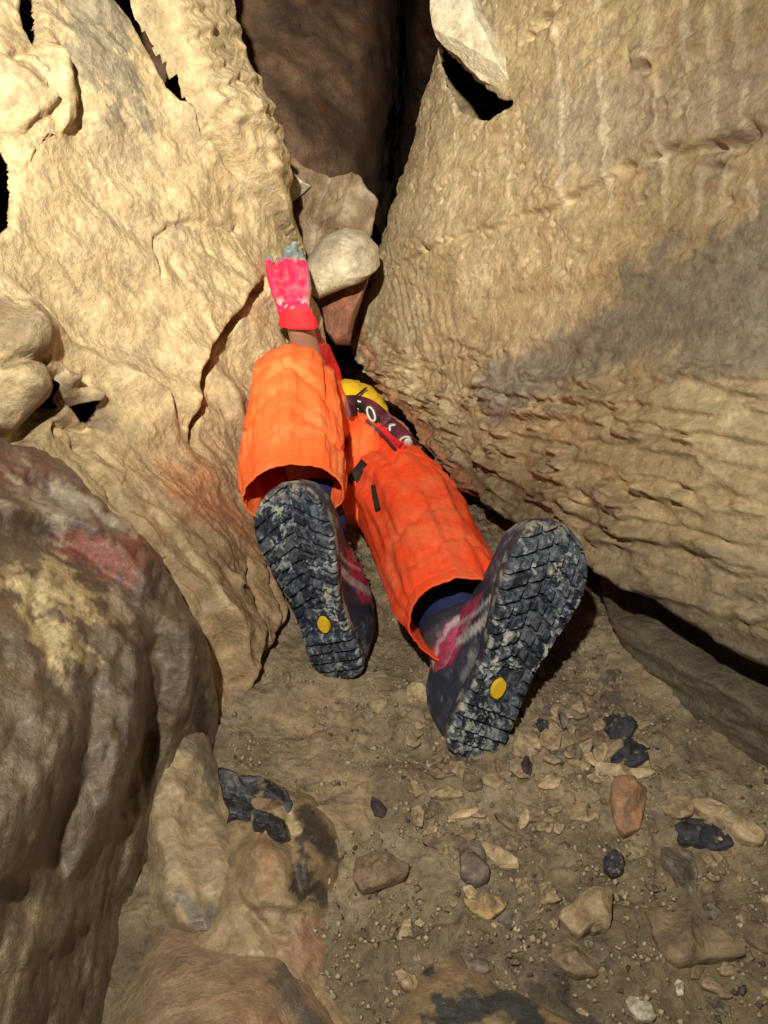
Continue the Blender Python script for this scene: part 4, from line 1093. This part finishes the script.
# ---- raised red glove
T0 = TG
HN = [((278, 288), (277, 273), (282, 260)), ((288, 284), (286, 264), (288, 249)), ((298, 284), (295, 262), (294, 245)), ((307, 289), (305, 270), (300, 254))]
gp = []
for k, (a, b_, c_) in enumerate(HN):
    A_, B_, C_ = at(*a, T0 - .010), at(*b_, T0 - .022), at(*c_, T0 - .004)
    gp += capsule(at(293 + (k - 1.5) * 7, 312, T0), A_, .0100, .0098, 8) + capsule(A_, B_, .0096, .0086, 8) + capsule(B_, C_, .0086, .0076, 8)
gp += capsule(at(284, 308, T0), at(276, 290, T0 - .022), .012, .0105, 8) + capsule(at(276, 290, T0 - .022), at(271, 275, T0 - .022), .0100, .0090, 8) + capsule(at(271, 275, T0 - .022), at(269, 259, T0 - .012), .0088, .0076, 8)
gp += capsule(at(287, 300, T0), at(300, 300, T0), .015, .015, 10) + capsule(at(289, 314, T0), at(303, 314, T0), .016, .016, 10) + capsule(at(296, 312, T0 + .002), at(297, 317, T0 + .004), .022, .021, 10)
glove = blob('glove', gp, .0015, M_glove, person, 1)
gv = verts_of(glove); rel = gv - CAM; dep = rel @ FW; gy = 512 - F * (rel @ UPV) / dep
cg = flat((.78, .02, .075), len(gv), .7)
gn = fbm(gv * 70, 4); cg = mixc(cg, (.80, .27, .28, .8), smooth(.2 + 1.1 * gn) * .32)
hgt = (gv @ UPV); tipk = smooth((hgt - (at(290, 263, T0) @ UPV)) / .008 + .5 + .5 * gn)
cg = mixc(cg, (.13, .17, .17, .8), tipk); cg = mixc(cg, (.34, .37, .34, .8), tipk * smooth(.1 + 2 * gn) * .7)
side = smooth(((gv - at(308, 290, T0)) @ RT + .002) / .006); cg = mixc(cg, (.12, .13, .12, .8), side * .8)
kn_ = smooth((.012 - np.abs(hgt - (at(290, 306, T0) @ UPV))) / .008) * smooth(.2 + 2 * gn); cg = mixc(cg, (.62, .45, .38, .85), kn_ * .7)
set_col(glove, cg); glove['label'] = 'red glove with grey muddy fingertips pressed on the rock'
mesh_obj('cuff', *tube([w5(296, 309, T0 + .0, .030, .025), w5(297, 318, T0 + .004, .034, .028), w5(298, 324, T0 + .008, .038, .031), w5(298, 327, T0 + .010, .037, .030)][::-1], 8, 48, lambda S, TH, V: .0015 * fbm(V.reshape(-1, 3) * 60, 3).reshape(S.shape), inner=.012), M_red, glove)
# ------------------------------------------------------------------ loose stones
M_stone = rock_mat('loose_stone', .8, 1.6, vary=.35, attr=True)
def poly_r(pts, th):
    """distance from the centroid to the outline in each direction"""
    out = np.zeros(len(th)); n = len(pts)
    for i in range(n):
        a = pts[i]; e = pts[(i + 1) % n] - a
        dx, dy = np.cos(th), np.sin(th); den = dx * e[1] - dy * e[0]
        with np.errstate(divide='ignore', invalid='ignore'):
            t = (a[0] * e[1] - a[1] * e[0]) / den; u = (a[0] * dy - a[1] * dx) / den
        ok = (np.abs(den) > 1e-12) & (t > 0) & (u >= -1e-9) & (u <= 1 + 1e-9); out = np.where(ok, np.maximum(out, t), out)
    return out
def stone_mesh(poly, thick, seed, flatness=3.0, facets=7, rough=1.0, nth=56, nr=16):
    rg = np.random.RandomState(seed); c = poly.mean(0); q = poly - c; th = np.linspace(0, 2 * np.pi, nth, endpoint=False)
    R = poly_r(q, th); k = np.array([.06, .88, .06]); R = k[0] * np.roll(R, 1) + k[1] * R + k[2] * np.roll(R, -1)
    rad = np.linspace(0, 1, nr) ** .8; RR, TH = np.meshgrid(rad, th, indexing='ij')
    x = RR * R * np.cos(TH); y = RR * R * np.sin(TH); sz = R.mean()
    prof = np.clip(1 - RR ** flatness, 0, 1) ** (1 / 2.0)
    top = prof.copy()
    for i in range(facets):
        a = rg.uniform(0, 2 * np.pi); sl = rg.uniform(.1, 1.5); c0 = rg.uniform(.45, .95)
        top = np.minimum(top, c0 - sl * (x * math.cos(a) + y * math.sin(a)) / sz * .9 + .05)
    top = np.maximum(top, .12 * prof)
    zt = thick * top; zb = -thick * .6 * prof
    def pack(z): return np.stack([x.ravel(), y.ravel(), z.ravel()], 1)
    V = np.concatenate([pack(zt)[nth - 1:], pack(zb)[nth - 1:]])   # row 0 collapses to one vertex
    off = seed * 1.37
    d = fbm(V * (1.1 / sz) + off, 3) * .06 * sz * rough + ridged(V * (3.4 / sz) + off, 3) * .030 * sz * rough
    n0 = 1 + (nr - 1) * nth
    V[:, 2] += d * .6 * np.concatenate([np.ones(n0), np.zeros(n0)]); V[:, :2] += (fbm(V * (2.0 / sz) + off + 9, 3) * .05 * sz * rough)[:, None]
    F_ = []
    for o, fl in ((0, False), (n0, True)):
        for j in range(nth):
            f = (o, o + 1 + j, o + 1 + (j + 1) % nth); F_.append(f[::-1] if fl else f)
        for i in range(nr - 2):
            for j in range(nth):
                a = o + 1 + i * nth; b_ = a + nth; f = (a + j, b_ + j, b_ + (j + 1) % nth, a + (j + 1) % nth); F_.append(f[::-1] if fl else f)
    a = 1 + (nr - 2) * nth; b_ = n0 + a
    F_ += [(a + j, b_ + j, b_ + (j + 1) % nth, a + (j + 1) % nth) for j in range(nth)]
    return V, F_, c
def stone_col(V, c1, c2, rough, seed, c3=None):
    s = 1 / max(np.ptp(V[:, 0]), np.ptp(V[:, 1])); p = V * s * 4 + seed
    c = flat(c1, len(V), rough); c = mixc(c, (*c2, rough), smooth(.4 + 1.4 * fbm(p, 3)))
    if c3: c = mixc(c, (*c3, rough), smooth(-.75 + 2.2 * fbm(p * 1.3 + 7, 3)))
    return c
def fpix(px, py, z=0.0):
    d = ray(px, py); return CAM + d * ((z - CAMZ) / d[2])
C_T = ((.42, .32, .19), (.28, .2, .12)); C_P = ((.55, .43, .26), (.40, .29, .16)); C_G = ((.19, .16, .125), (.11, .09, .07)); C_D = ((.03, .03, .04), (.055, .055, .065))
C_B = ((.26, .19, .115), (.17, .12, .08)); C_O = ((.42, .22, .12), (.30, .19, .12)); C_W = ((.62, .56, .46), (.40, .33, .24)); C_V = ((.05, .03, .045), (.09, .06, .06))
def zA(l): return [(368 + x / 1.92, 640 + y / 1.92) for x, y in l]
def zB(l): return [(220 + x / 2.536, 620 + y / 2.536) for x, y in l]
def zC(l): return [(400 + x / 3.2, 680 + y / 3.2) for x, y in l]
def zD(l): return [(568 + x / 3.84, 824 + y / 3.84) for x, y in l]
def zE(l): return [(568 + x / 3.84, 640 + y / 3.84) for x, y in l]
ST = [
 (zA([(620, 320), (650, 318), (700, 345), (740, 370), (757, 385), (750, 405), (720, 400), (690, 375), (640, 345), (622, 335)]), .022, C_P, .8, 'long flat cream stone slanting across the right side of the floor'),
 (zA([(588, 365), (612, 350), (640, 350), (690, 380), (700, 400), (660, 408), (600, 395), (587, 380)]), .016, C_D, .15, 'shiny wet black pebble under the long cream stone'),
 (zA([(558, 328), (590, 318), (622, 330), (618, 350), (590, 358), (565, 345)]), .012, C_T, .8, 'small tan stone touching the upper end of the long cream stone'),
 (zA([(465, 290), (500, 288), (532, 300), (525, 345), (518, 372), (490, 382), (472, 365), (462, 320)]), .024, C_O, .75, 'orange brown wedge shaped stone below the dark lumps'),
 (zA([(448, 165), (470, 150), (508, 158), (512, 185), (490, 207), (465, 197), (450, 180)]), .022, C_D, .3, 'upper of the two black lumps right of the tilted boot'),
 (zA([(468, 207), (500, 200), (530, 215), (537, 238), (505, 252), (467, 250), (460, 225)]), .024, C_D, .35, 'lower of the two black lumps right of the tilted boot'),
 (zE([(100, 500), (125, 505), (160, 532), (240, 530), (325, 530), (325, 548), (260, 565), (180, 575), (125, 580), (102, 555)]), .014, C_P, .8, 'knobbly pale bone shaped stone above the orange brown one'),
 (zE([(250, 490), (330, 482), (352, 490), (345, 512), (300, 520), (250, 515)]), .010, C_T, .8, 'short rounded stick shaped stone at the foot of the lower black lump'),
 (zE([(120, 230), (150, 205), (190, 210), (195, 245), (165, 272), (125, 265)]), .016, C_G, .5, 'round dark grey stone between the tilted boot and the right wall'),
 (zE([(85, 205), (150, 140), (190, 125), (205, 145), (160, 195), (100, 218)]), .014, C_G, .6, 'grey splinter of rock just above the round dark grey stone'),
 (zA([(278, 205), (300, 188), (322, 198), (325, 228), (298, 235), (276, 226)]), .018, C_T, .8, 'tan block nearest the heel of the tilted boot'),
 (zA([(330, 195), (350, 185), (368, 203), (365, 222), (342, 222), (328, 208)]), .016, C_T, .8, 'five sided tan stone, second from the heel of the tilted boot'),
 (zA([(390, 195), (425, 180), (452, 192), (455, 215), (420, 213), (392, 214)]), .014, C_B, .8, 'flat brown stone left of the lower black lump'),
 (zA([(340, 155), (358, 150), (372, 185), (357, 190), (345, 176)]), .012, C_T, .8, 'narrow upright tan stone right under the tilted boot'),
 (zA([(385, 130), (408, 124), (425, 143), (407, 155), (388, 147)]), .012, C_T, .8, 'small pointed tan stone beside the shadow of the tilted boot'),
 (zA([(175, 395), (203, 390), (222, 410), (232, 465), (208, 480), (177, 462)]), .022, C_G, .75, 'grey brown squared block standing on end in the middle of the floor'),
 (zA([(216, 395), (235, 400), (285, 435), (288, 450), (252, 445), (228, 425)]), .013, C_P, .8, 'pale sliver leaning on the grey brown squared block'),
 (zA([(180, 512), (210, 520), (250, 510), (262, 530), (228, 555), (198, 540)]), .016, ((.48, .34, .16), (.28, .2, .12)), .7, 'pointed ochre stone below the squared block'),
 (zA([(368, 530), (400, 510), (430, 500), (455, 485), (465, 500), (462, 560), (430, 555), (405, 577), (385, 562), (366, 545)]), .030, C_T, .7, 'angular two faced tan rock at the lower centre of the floor'),
 (zA([(355, 592), (385, 578), (410, 600), (435, 630), (440, 650), (400, 652), (365, 635), (350, 615)]), .018, C_B, .6, 'brown lump below the angular two faced rock'),
 (zA([(533, 522), (560, 518), (620, 540), (680, 560), (722, 588), (720, 610), (660, 612), (600, 628), (575, 615), (550, 580), (545, 550)]), .026, C_B, .6, 'largest flat brown slab on the floor at lower right'),
 (zA([(712, 560), (750, 545), (800, 548), (810, 600), (765, 600), (735, 585)]), .020, C_B, .6, 'brown slab cut by the right edge of the picture'),
 (zA([(560, 405), (590, 395), (622, 412), (632, 450), (630, 485), (600, 480), (575, 455), (562, 430)]), .016, C_G, .35, 'smooth wet grey stone under the shiny black pebble'),
 (zA([(632, 490), (655, 495), (680, 520), (665, 537), (645, 520)]), .012, C_G, .5, 'small grey pointed stone below the smooth wet grey one'),
 (zA([(622, 418), (658, 402), (682, 420), (672, 440), (642, 436)]), .012, C_T, .6, 'small tan stone right of the smooth wet grey one'),
 (zE([(30, 440), (90, 465), (110, 495), (95, 515), (45, 475)]), .010, C_P, .8, 'slim cream stone running up left from the knobbly pale one'),
 (zA([(495, 690), (515, 680), (542, 698), (552, 728), (522, 730), (502, 712)]), .016, C_W, .5, 'white quartz like pebble near the bottom edge'),
 (zA([(588, 658), (595, 650), (606, 655), (606, 680), (594, 682)]), .008, C_W, .6, 'tiny white oblong pebble above right of the white quartz like one'),
 (zB([(345, 622), (385, 602), (440, 618), (480, 632), (470, 662), (420, 680), (362, 698), (340, 672)]), .022, C_B, .75, 'rough brown mud covered stone right of the black stained rock'),
 (zA([(280, 470), (310, 466), (315, 495), (286, 498)]), .012, C_T, .8, 'left one of a pair of small square stones in the middle of the floor'),
 (zA([(325, 475), (352, 471), (356, 503), (329, 505)]), .012, C_T, .8, 'right one of a pair of small square stones in the middle of the floor'),
 (zD([(130, 160), (165, 145), (205, 165), (205, 210), (165, 230), (130, 200)]), .014, C_D, .25, 'crumbly black pebble above the angular two faced rock'),
 (zC([(95, 385), (150, 375), (195, 385), (200, 405), (140, 412), (95, 405)]), .012, C_T, .8, 'flat tan stone on the pile below the heel of the tilted boot'),
 (zC([(40, 425), (65, 420), (80, 450), (70, 490), (45, 485), (35, 450)]), .014, C_T, .8, 'upright oval tan stone left of the pile below the heel'),
 (zC([(70, 520), (120, 505), (180, 515), (240, 505), (245, 520), (190, 550), (120, 555), (75, 540)]), .016, C_B, .75, 'long low tan rock with a dark underside above the squared block'),
 (zC([(155, 300), (195, 290), (215, 310), (205, 335), (165, 335)]), .014, C_T, .8, 'lumpy tan stone under the inner edge of the tilted boot heel'),
 (zC([(200, 340), (235, 325), (262, 340), (258, 372), (225, 385), (200, 370)]), .016, C_B, .8, 'brown clod in the pile below the heel'),
 (zC([(20, 30), (70, 28), (128, 30), (126, 62), (80, 75), (25, 72)]), .016, C_P, .75, 'pale ridged stick shaped stone left of the tilted boot'),
 (zC([(70, 100), (120, 80), (130, 110), (120, 140), (80, 128)]), .014, C_B, .8, 'brown clod between the pale ridged stone and the tilted boot'),
 (zB([(375, 200), (395, 185), (425, 200), (415, 235), (385, 228)]), .010, C_T, .8, 'flat tan stone left of the pale ridged stone'),
 (zB([(385, 455), (405, 462), (425, 490), (415, 508), (392, 500), (382, 475)]), .010, C_V, .35, 'small dark purple pebble in open mud above the rough brown stone'),
 (zC([(385, 290), (400, 268), (420, 285), (415, 325), (390, 318)]), .012, C_V, .5, 'tiny dark purple pebble under the tan block by the heel'),
 (zC([(430, 150), (470, 145), (475, 165), (445, 180)]), .010, C_D, .4, 'small black chip in the shadow under the tilted boot'),
 (zC([(300, 265), (330, 258), (350, 275), (345, 305), (310, 308)]), .014, C_B, .8, 'brown stone touching the bottom of the tilted heel'),
 (zC([(360, 222), (395, 195), (428, 205), (435, 250), (400, 258), (362, 240)]), .012, C_T, .8, 'cream block half pressed under the tilted heel'),
 (zC([(520, 250), (550, 240), (560, 268), (535, 280)]), .009, C_B, .8, 'small brown stone above the knobbly pale one'),
 (zC([(570, 285), (605, 295), (600, 310), (575, 305)]), .007, C_P, .8, 'tiny cream chip above the knobbly pale stone'),
 (zC([(500, 120), (520, 115), (535, 165), (520, 180), (508, 150)]), .010, C_G, .8, 'slim grey stone in the shadow right of the tilted boot'),
 (zC([(610, 165), (640, 150), (655, 175), (630, 190), (612, 182)]), .012, C_T, .8, 'pale stone left of the upper black lump'),
 (zC([(560, 180), (600, 172), (660, 190), (670, 215), (620, 222), (565, 212)]), .012, C_B, .8, 'long flat brown stone between the heel and the lower black lump'),
 (zC([(440, 465), (490, 475), (480, 505), (435, 495)]), .008, C_T, .8, 'small flat tan chip beside the orange brown stone'),
 (zC([(300, 490), (320, 485), (380, 540), (370, 560), (330, 545)]), .009, C_B, .8, 'thin brown splinter lying above the pale sliver'),
 (zC([(530, 440), (600, 435), (635, 455), (600, 475), (540, 468)]), .008, C_T, .7, 'smooth low tan stone in the mud left of the orange brown one'),
 (zD([(90, 290), (160, 300), (155, 410), (90, 430), (80, 380)]), .018, C_B, .7, 'brown stone tucked behind the angular two faced rock'),
 (zB([(160, 145), (178, 142), (180, 170), (165, 175)]), .009, C_B, .7, 'small brown pebble below the toe end of the bent leg boot shadow'),
 (zB([(268, 672), (280, 670), (282, 690), (270, 694)]), .006, C_P, .6, 'tiny cream pebble against the black stained rock'),
 (zD([(530, 650), (560, 645), (610, 690), (615, 720), (570, 690)]), .012, C_G, .4, 'dark wet stone above the bottom right corner'),
 (zD([(640, 215), (670, 205), (680, 225), (655, 235)]), .007, C_P, .7, 'small cream pebble right of the small grey pointed stone'),
 (zB([(415, 770), (470, 745), (472, 760), (430, 772)]), .008, C_B, .6, 'thin dark edged stone left of the pointed ochre one'),
 (zC([(30, 150), (60, 145), (62, 175), (35, 180)]), .008, C_T, .8, 'little tan clod below the pale ridged stone'),
 (zB([(480, 440), (510, 430), (520, 455), (495, 470)]), .010, C_T, .8, 'little tan clod left of the stone pile'),
]
GR_ST = 'loose stones lying on the muddy cave floor'
for i, (pts, th, cc, rgh, lab) in enumerate(ST):
    W3 = np.array([fpix(x, y, th * .35) for x, y in pts])
    V, F_, c = stone_mesh(W3[:, :2], th, i * 3 + 2, flatness=5 if th < .015 else 7, facets=8)
    z = floor_z(c[0], c[1])
    V = V * np.array([1.04, 1.04, 1.25]) + np.array([0, 0, z + th * .25])
    V[:, 0] += c[0]; V[:, 1] += c[1]
    o = mesh_obj('stone' if th > .0095 else 'pebble', V - np.array([c[0], c[1], z]), F_, M_stone, None, colr=stone_col(V, cc[0], cc[1], rgh, i, (.34, .27, .17) if cc in (C_D, C_G, C_O, C_B) else None))
    o.location = (c[0], c[1], z)
    tag(o, lab, 'stone', GR_ST)

# scattered pebbles nobody would tell apart, and the grit
rg = np.random.RandomState(5)
GR_PB = 'small tan pebbles scattered in the mud'
def free(px, py):
    if px > 560 + (py - 640) * 1.0 + 30 and py < 800 and px > 590: return False
    return True
protos = []
for k in range(8):
    n = 6; a = (np.arange(n) + rg.uniform(-.35, .35, n)) * 2 * np.pi / n; r = rg.uniform(.65, 1.3, n)
    poly = np.stack([r * np.cos(a), r * np.sin(a) * rg.uniform(.55, .95)], 1) * .006
    V, F_, c = stone_mesh(poly, .0050, 100 + k, 6.0, 6, .8, 26, 7)
    protos.append((V, F_, (C_T, C_B, C_P, C_T, C_G, C_B, C_T, C_B)[k]))
pm = {}
cnt = 0; tries = 0
zones = [((410, 740), (560, 850), 70), ((500, 670), (640, 780), 40), ((530, 690), (620, 775), 60), ((380, 780), (768, 1010), 60), ((340, 560), (440, 760), 22), ((330, 780), (560, 960), 18), ((560, 650), (680, 780), 20)]
for (x0, y0), (x1, y1), n in zones:
    for _ in range(n):
        px, py = rg.uniform(x0, x1), rg.uniform(y0, y1)
        if not free(px, py): continue
        w = fpix(px, py); k = rg.randint(8)
        if k not in pm:
            V, F_, cc = protos[k]
            o = mesh_obj('pebble', V, F_, M_stone, None, colr=stone_col(V, cc[0], cc[1], .75, k)); pm[k] = o
        else:
            o = pm[k].copy(); COL.objects.link(o)
        s = rg.choice([.45, .6, .8, 1.0, 1.5, 2.0], p=[.16, .2, .2, .18, .16, .10]); s *= 1.15; o.scale = (s * rg.uniform(.8, 1.5), s, s * rg.uniform(.6, 1.1)); o.rotation_euler = (rg.uniform(-.4, .4), rg.uniform(-.4, .4), rg.uniform(0, 6.28))
        o.location = (w[0], w[1], floor_z(w[0], w[1]) + .001 * s)
        tag(o, 'thumbnail sized tan or brown pebble sitting in the mud', 'pebble', GR_PB); cnt += 1
# grit: thousands of crumbs in one mesh
ico = np.array([[0, 0, 1], [.9, 0, .2], [-.3, .9, .1], [-.7, -.6, .25], [.4, -.8, .1], [0, 0, -.5]]); icf = np.array([[0, 1, 2], [0, 2, 3], [0, 3, 4], [0, 4, 1], [5, 2, 1], [5, 3, 2], [5, 4, 3], [5, 1, 4]])
n = 24000; px = rg.uniform(230, 800, n); py = rg.uniform(520, 1060, n)
dn = fbm(np.stack([px / 60, py / 60, np.zeros(n)], 1), 3); keep = dn + rg.uniform(-.5, .5, n) > .05
px, py = px[keep], py[keep]; n = len(px)
Vg = []; Cgr = []
for i in range(n):
    w = fpix(px[i], py[i]); s = .0006 + .0042 * rg.rand() ** 4
    a = rg.uniform(0, 6.28); R_ = np.array([[math.cos(a), -math.sin(a), 0], [math.sin(a), math.cos(a), 0], [0, 0, 1]])
    Vg.append((ico * s * rg.uniform(.6, 1.4, 3)) @ R_.T + np.array([w[0], w[1], floor_z(w[0], w[1]) + .0002]))
    b_ = rg.choice(5, p=[.35, .25, .2, .12, .08]); cc = [(.36, .28, .18), (.27, .2, .13), (.42, .34, .23), (.10, .08, .06), (.46, .40, .3)][b_]
    Cgr.append(np.tile([*cc, .8], (6, 1)))
Fg = (icf[None] + 6 * np.arange(n)[:, None, None]).reshape(-1, 3)
tag(mesh_obj('gravel', np.concatenate(Vg), Fg, M_stone, None, colr=np.concatenate(Cgr), smoothf=False), 'fine grit and crumbs of rock strewn over the mud floor', 'gravel', kind='stuff')

# ------------------------------------------------------------------ jammed blocks between the walls
def block(name, pts, t, thick, col, seed, lab, nrm_=None, nth=150, nr=50, flatness=3.0, facets=3, rough=.6, mat=None, cat='rock', colf=None):
    c0 = np.array([at(x, y, t) for x, y in pts]).mean(0)
    n_ = nrm(nrm_ if nrm_ is not None else CAM - c0); u = nrm(np.cross((0, 0, 1), n_)); v = np.cross(n_, u)
    def hitp(x, y):
        d = ray(x, y); return CAM + d * (((c0 - CAM) @ n_) / (d @ n_))
    W3 = np.array([hitp(x, y) - c0 for x, y in pts]); poly = np.stack([W3 @ u, W3 @ v], 1)
    V, F_, c = stone_mesh(poly, thick, seed, flatness, facets, rough, nth, nr)
    V[:, :2] += c; P = V[:, :1] * u + V[:, 1:2] * v + V[:, 2:] * n_
    cc = col(P + c0) if callable(col) else stone_col(V, *col)
    o = mesh_obj(name, P, F_, mat or M_rock, None, colr=cc); o.location = c0
    return tag(o, lab, cat)
def col_pale(P):
    c = flat((.55, .48, .34), len(P), .7); p = P * 1.0
    c = mixc(c, (.36, .29, .19, .7), smooth(.1 + 1.4 * fbm(p * 14, 3)) * .7)
    return mixc(c, (.42, .34, .22, .7), smooth(.2 + fbm(p * np.array([9, 9, 40.]), 3)) * .6)
block('jammed_rock', [(303, 268), (312, 250), (326, 236), (345, 228), (364, 232), (378, 248), (380, 266), (366, 277), (345, 284), (322, 294), (308, 288)], 1.70, .10, col_pale, 61, 'smooth pale stone wedged between the walls right above the raised glove', nrm_=(-.15, -1, -.05), facets=0, rough=.35)
def col_br(P): return mixc(flat((.22, .15, .085), len(P), .7), (.38, .30, .19, .7), smooth(-.1 + 1.5 * fbm(P * 12 + 3, 3)))
block('jammed_rock', [(270, 160), (292, 158), (330, 178), (352, 172), (378, 200), (372, 236), (340, 246), (318, 262), (303, 268), (292, 235), (282, 200)], 1.80, .12, col_br, 62, 'folded brown rock behind and above the pale wedged stone', facets=6, rough=1.2)
block('jammed_rock', [(262, 158), (280, 160), (300, 178), (312, 186), (300, 196), (288, 205), (277, 190), (270, 175)], 1.74, .05, ((.58, .52, .38), (.45, .38, .25), .8, 4), 63, 'small pale angular rock at the upper left of the folded brown rock', facets=5)
def col_red_lit(P): return mixc(flat((.22, .10, .06), len(P), .6), (.36, .13, .07, .6), smooth(.5 * fbm(P * 10, 3) + .3))  # reddish light on the rock is painted into its colour
block('jammed_rock', [(312, 288), (340, 278), (372, 270), (362, 300), (354, 325), (350, 345), (336, 346), (324, 330), (318, 308)], 1.80, .08, col_red_lit, 64, 'brown rock with painted reddish light under the pale wedged stone', facets=4)
def col_fl(P): return mixc(flat((.62, .56, .40), len(P), .7), (.48, .41, .26, .7), smooth(1.2 * fbm(P * 16, 3)))
FN = np.array([-.9, -.36, .2])
block('rock_flake', [(436, -30), (436, 10), (441, 40), (462, 58), (478, 78), (502, 92), (514, 96), (516, 84), (506, 60), (492, 34), (476, 8), (466, -30)], 1.40, .045, col_fl, 65, 'pale pointed rock flake sticking out of the right wall at the top', nrm_=(-.75, -.8, .1), facets=3, rough=.5, flatness=5)

B3S = surf([bpy.data.objects['boulder.001'], bpy.data.objects['boulder']])
def col_bk(P): return mixc(mixc(flat((.012, .012, .017), len(P), .24), (.05, .055, .075, .3), smooth(-.1 + 1.5 * fbm(P * 60, 3))), (.28, .22, .14, .6), smooth(-.75 + 1.9 * fbm(P * 45 + 5, 3)))
for pts, lab, sd in (([(222, 778), (236, 782), (246, 795), (258, 806), (264, 822), (256, 834), (246, 832), (243, 842), (232, 846), (226, 836), (232, 815), (226, 798)], 'glossy black nodule crusting the inner side of the tan rock beside the slab', 71),
                     ([(244, 780), (262, 780), (282, 790), (288, 804), (282, 812), (270, 800), (256, 796)], 'black knobbly nodule on the top edge of the tan rock', 72),
                     ([(256, 812), (270, 816), (282, 822), (286, 836), (278, 842), (268, 832), (256, 828)], 'small black nodule between the two larger ones on the tan rock', 73)):
    cx = sum(p[0] for p in pts) / len(pts); cy = sum(p[1] for p in pts) / len(pts); pts = [(cx + (x - cx) * 1.3, cy + (y - cy) * 1.3) for x, y in pts]; t = B3S(cx, cy) or .9
    block('black_nodule', pts, t + .004, .016, col_bk, sd, lab, nrm_=(.05, -.55, .8), nth=90, nr=26, flatness=3, facets=4, rough=1.3, mat=M_wet, cat='nodule')
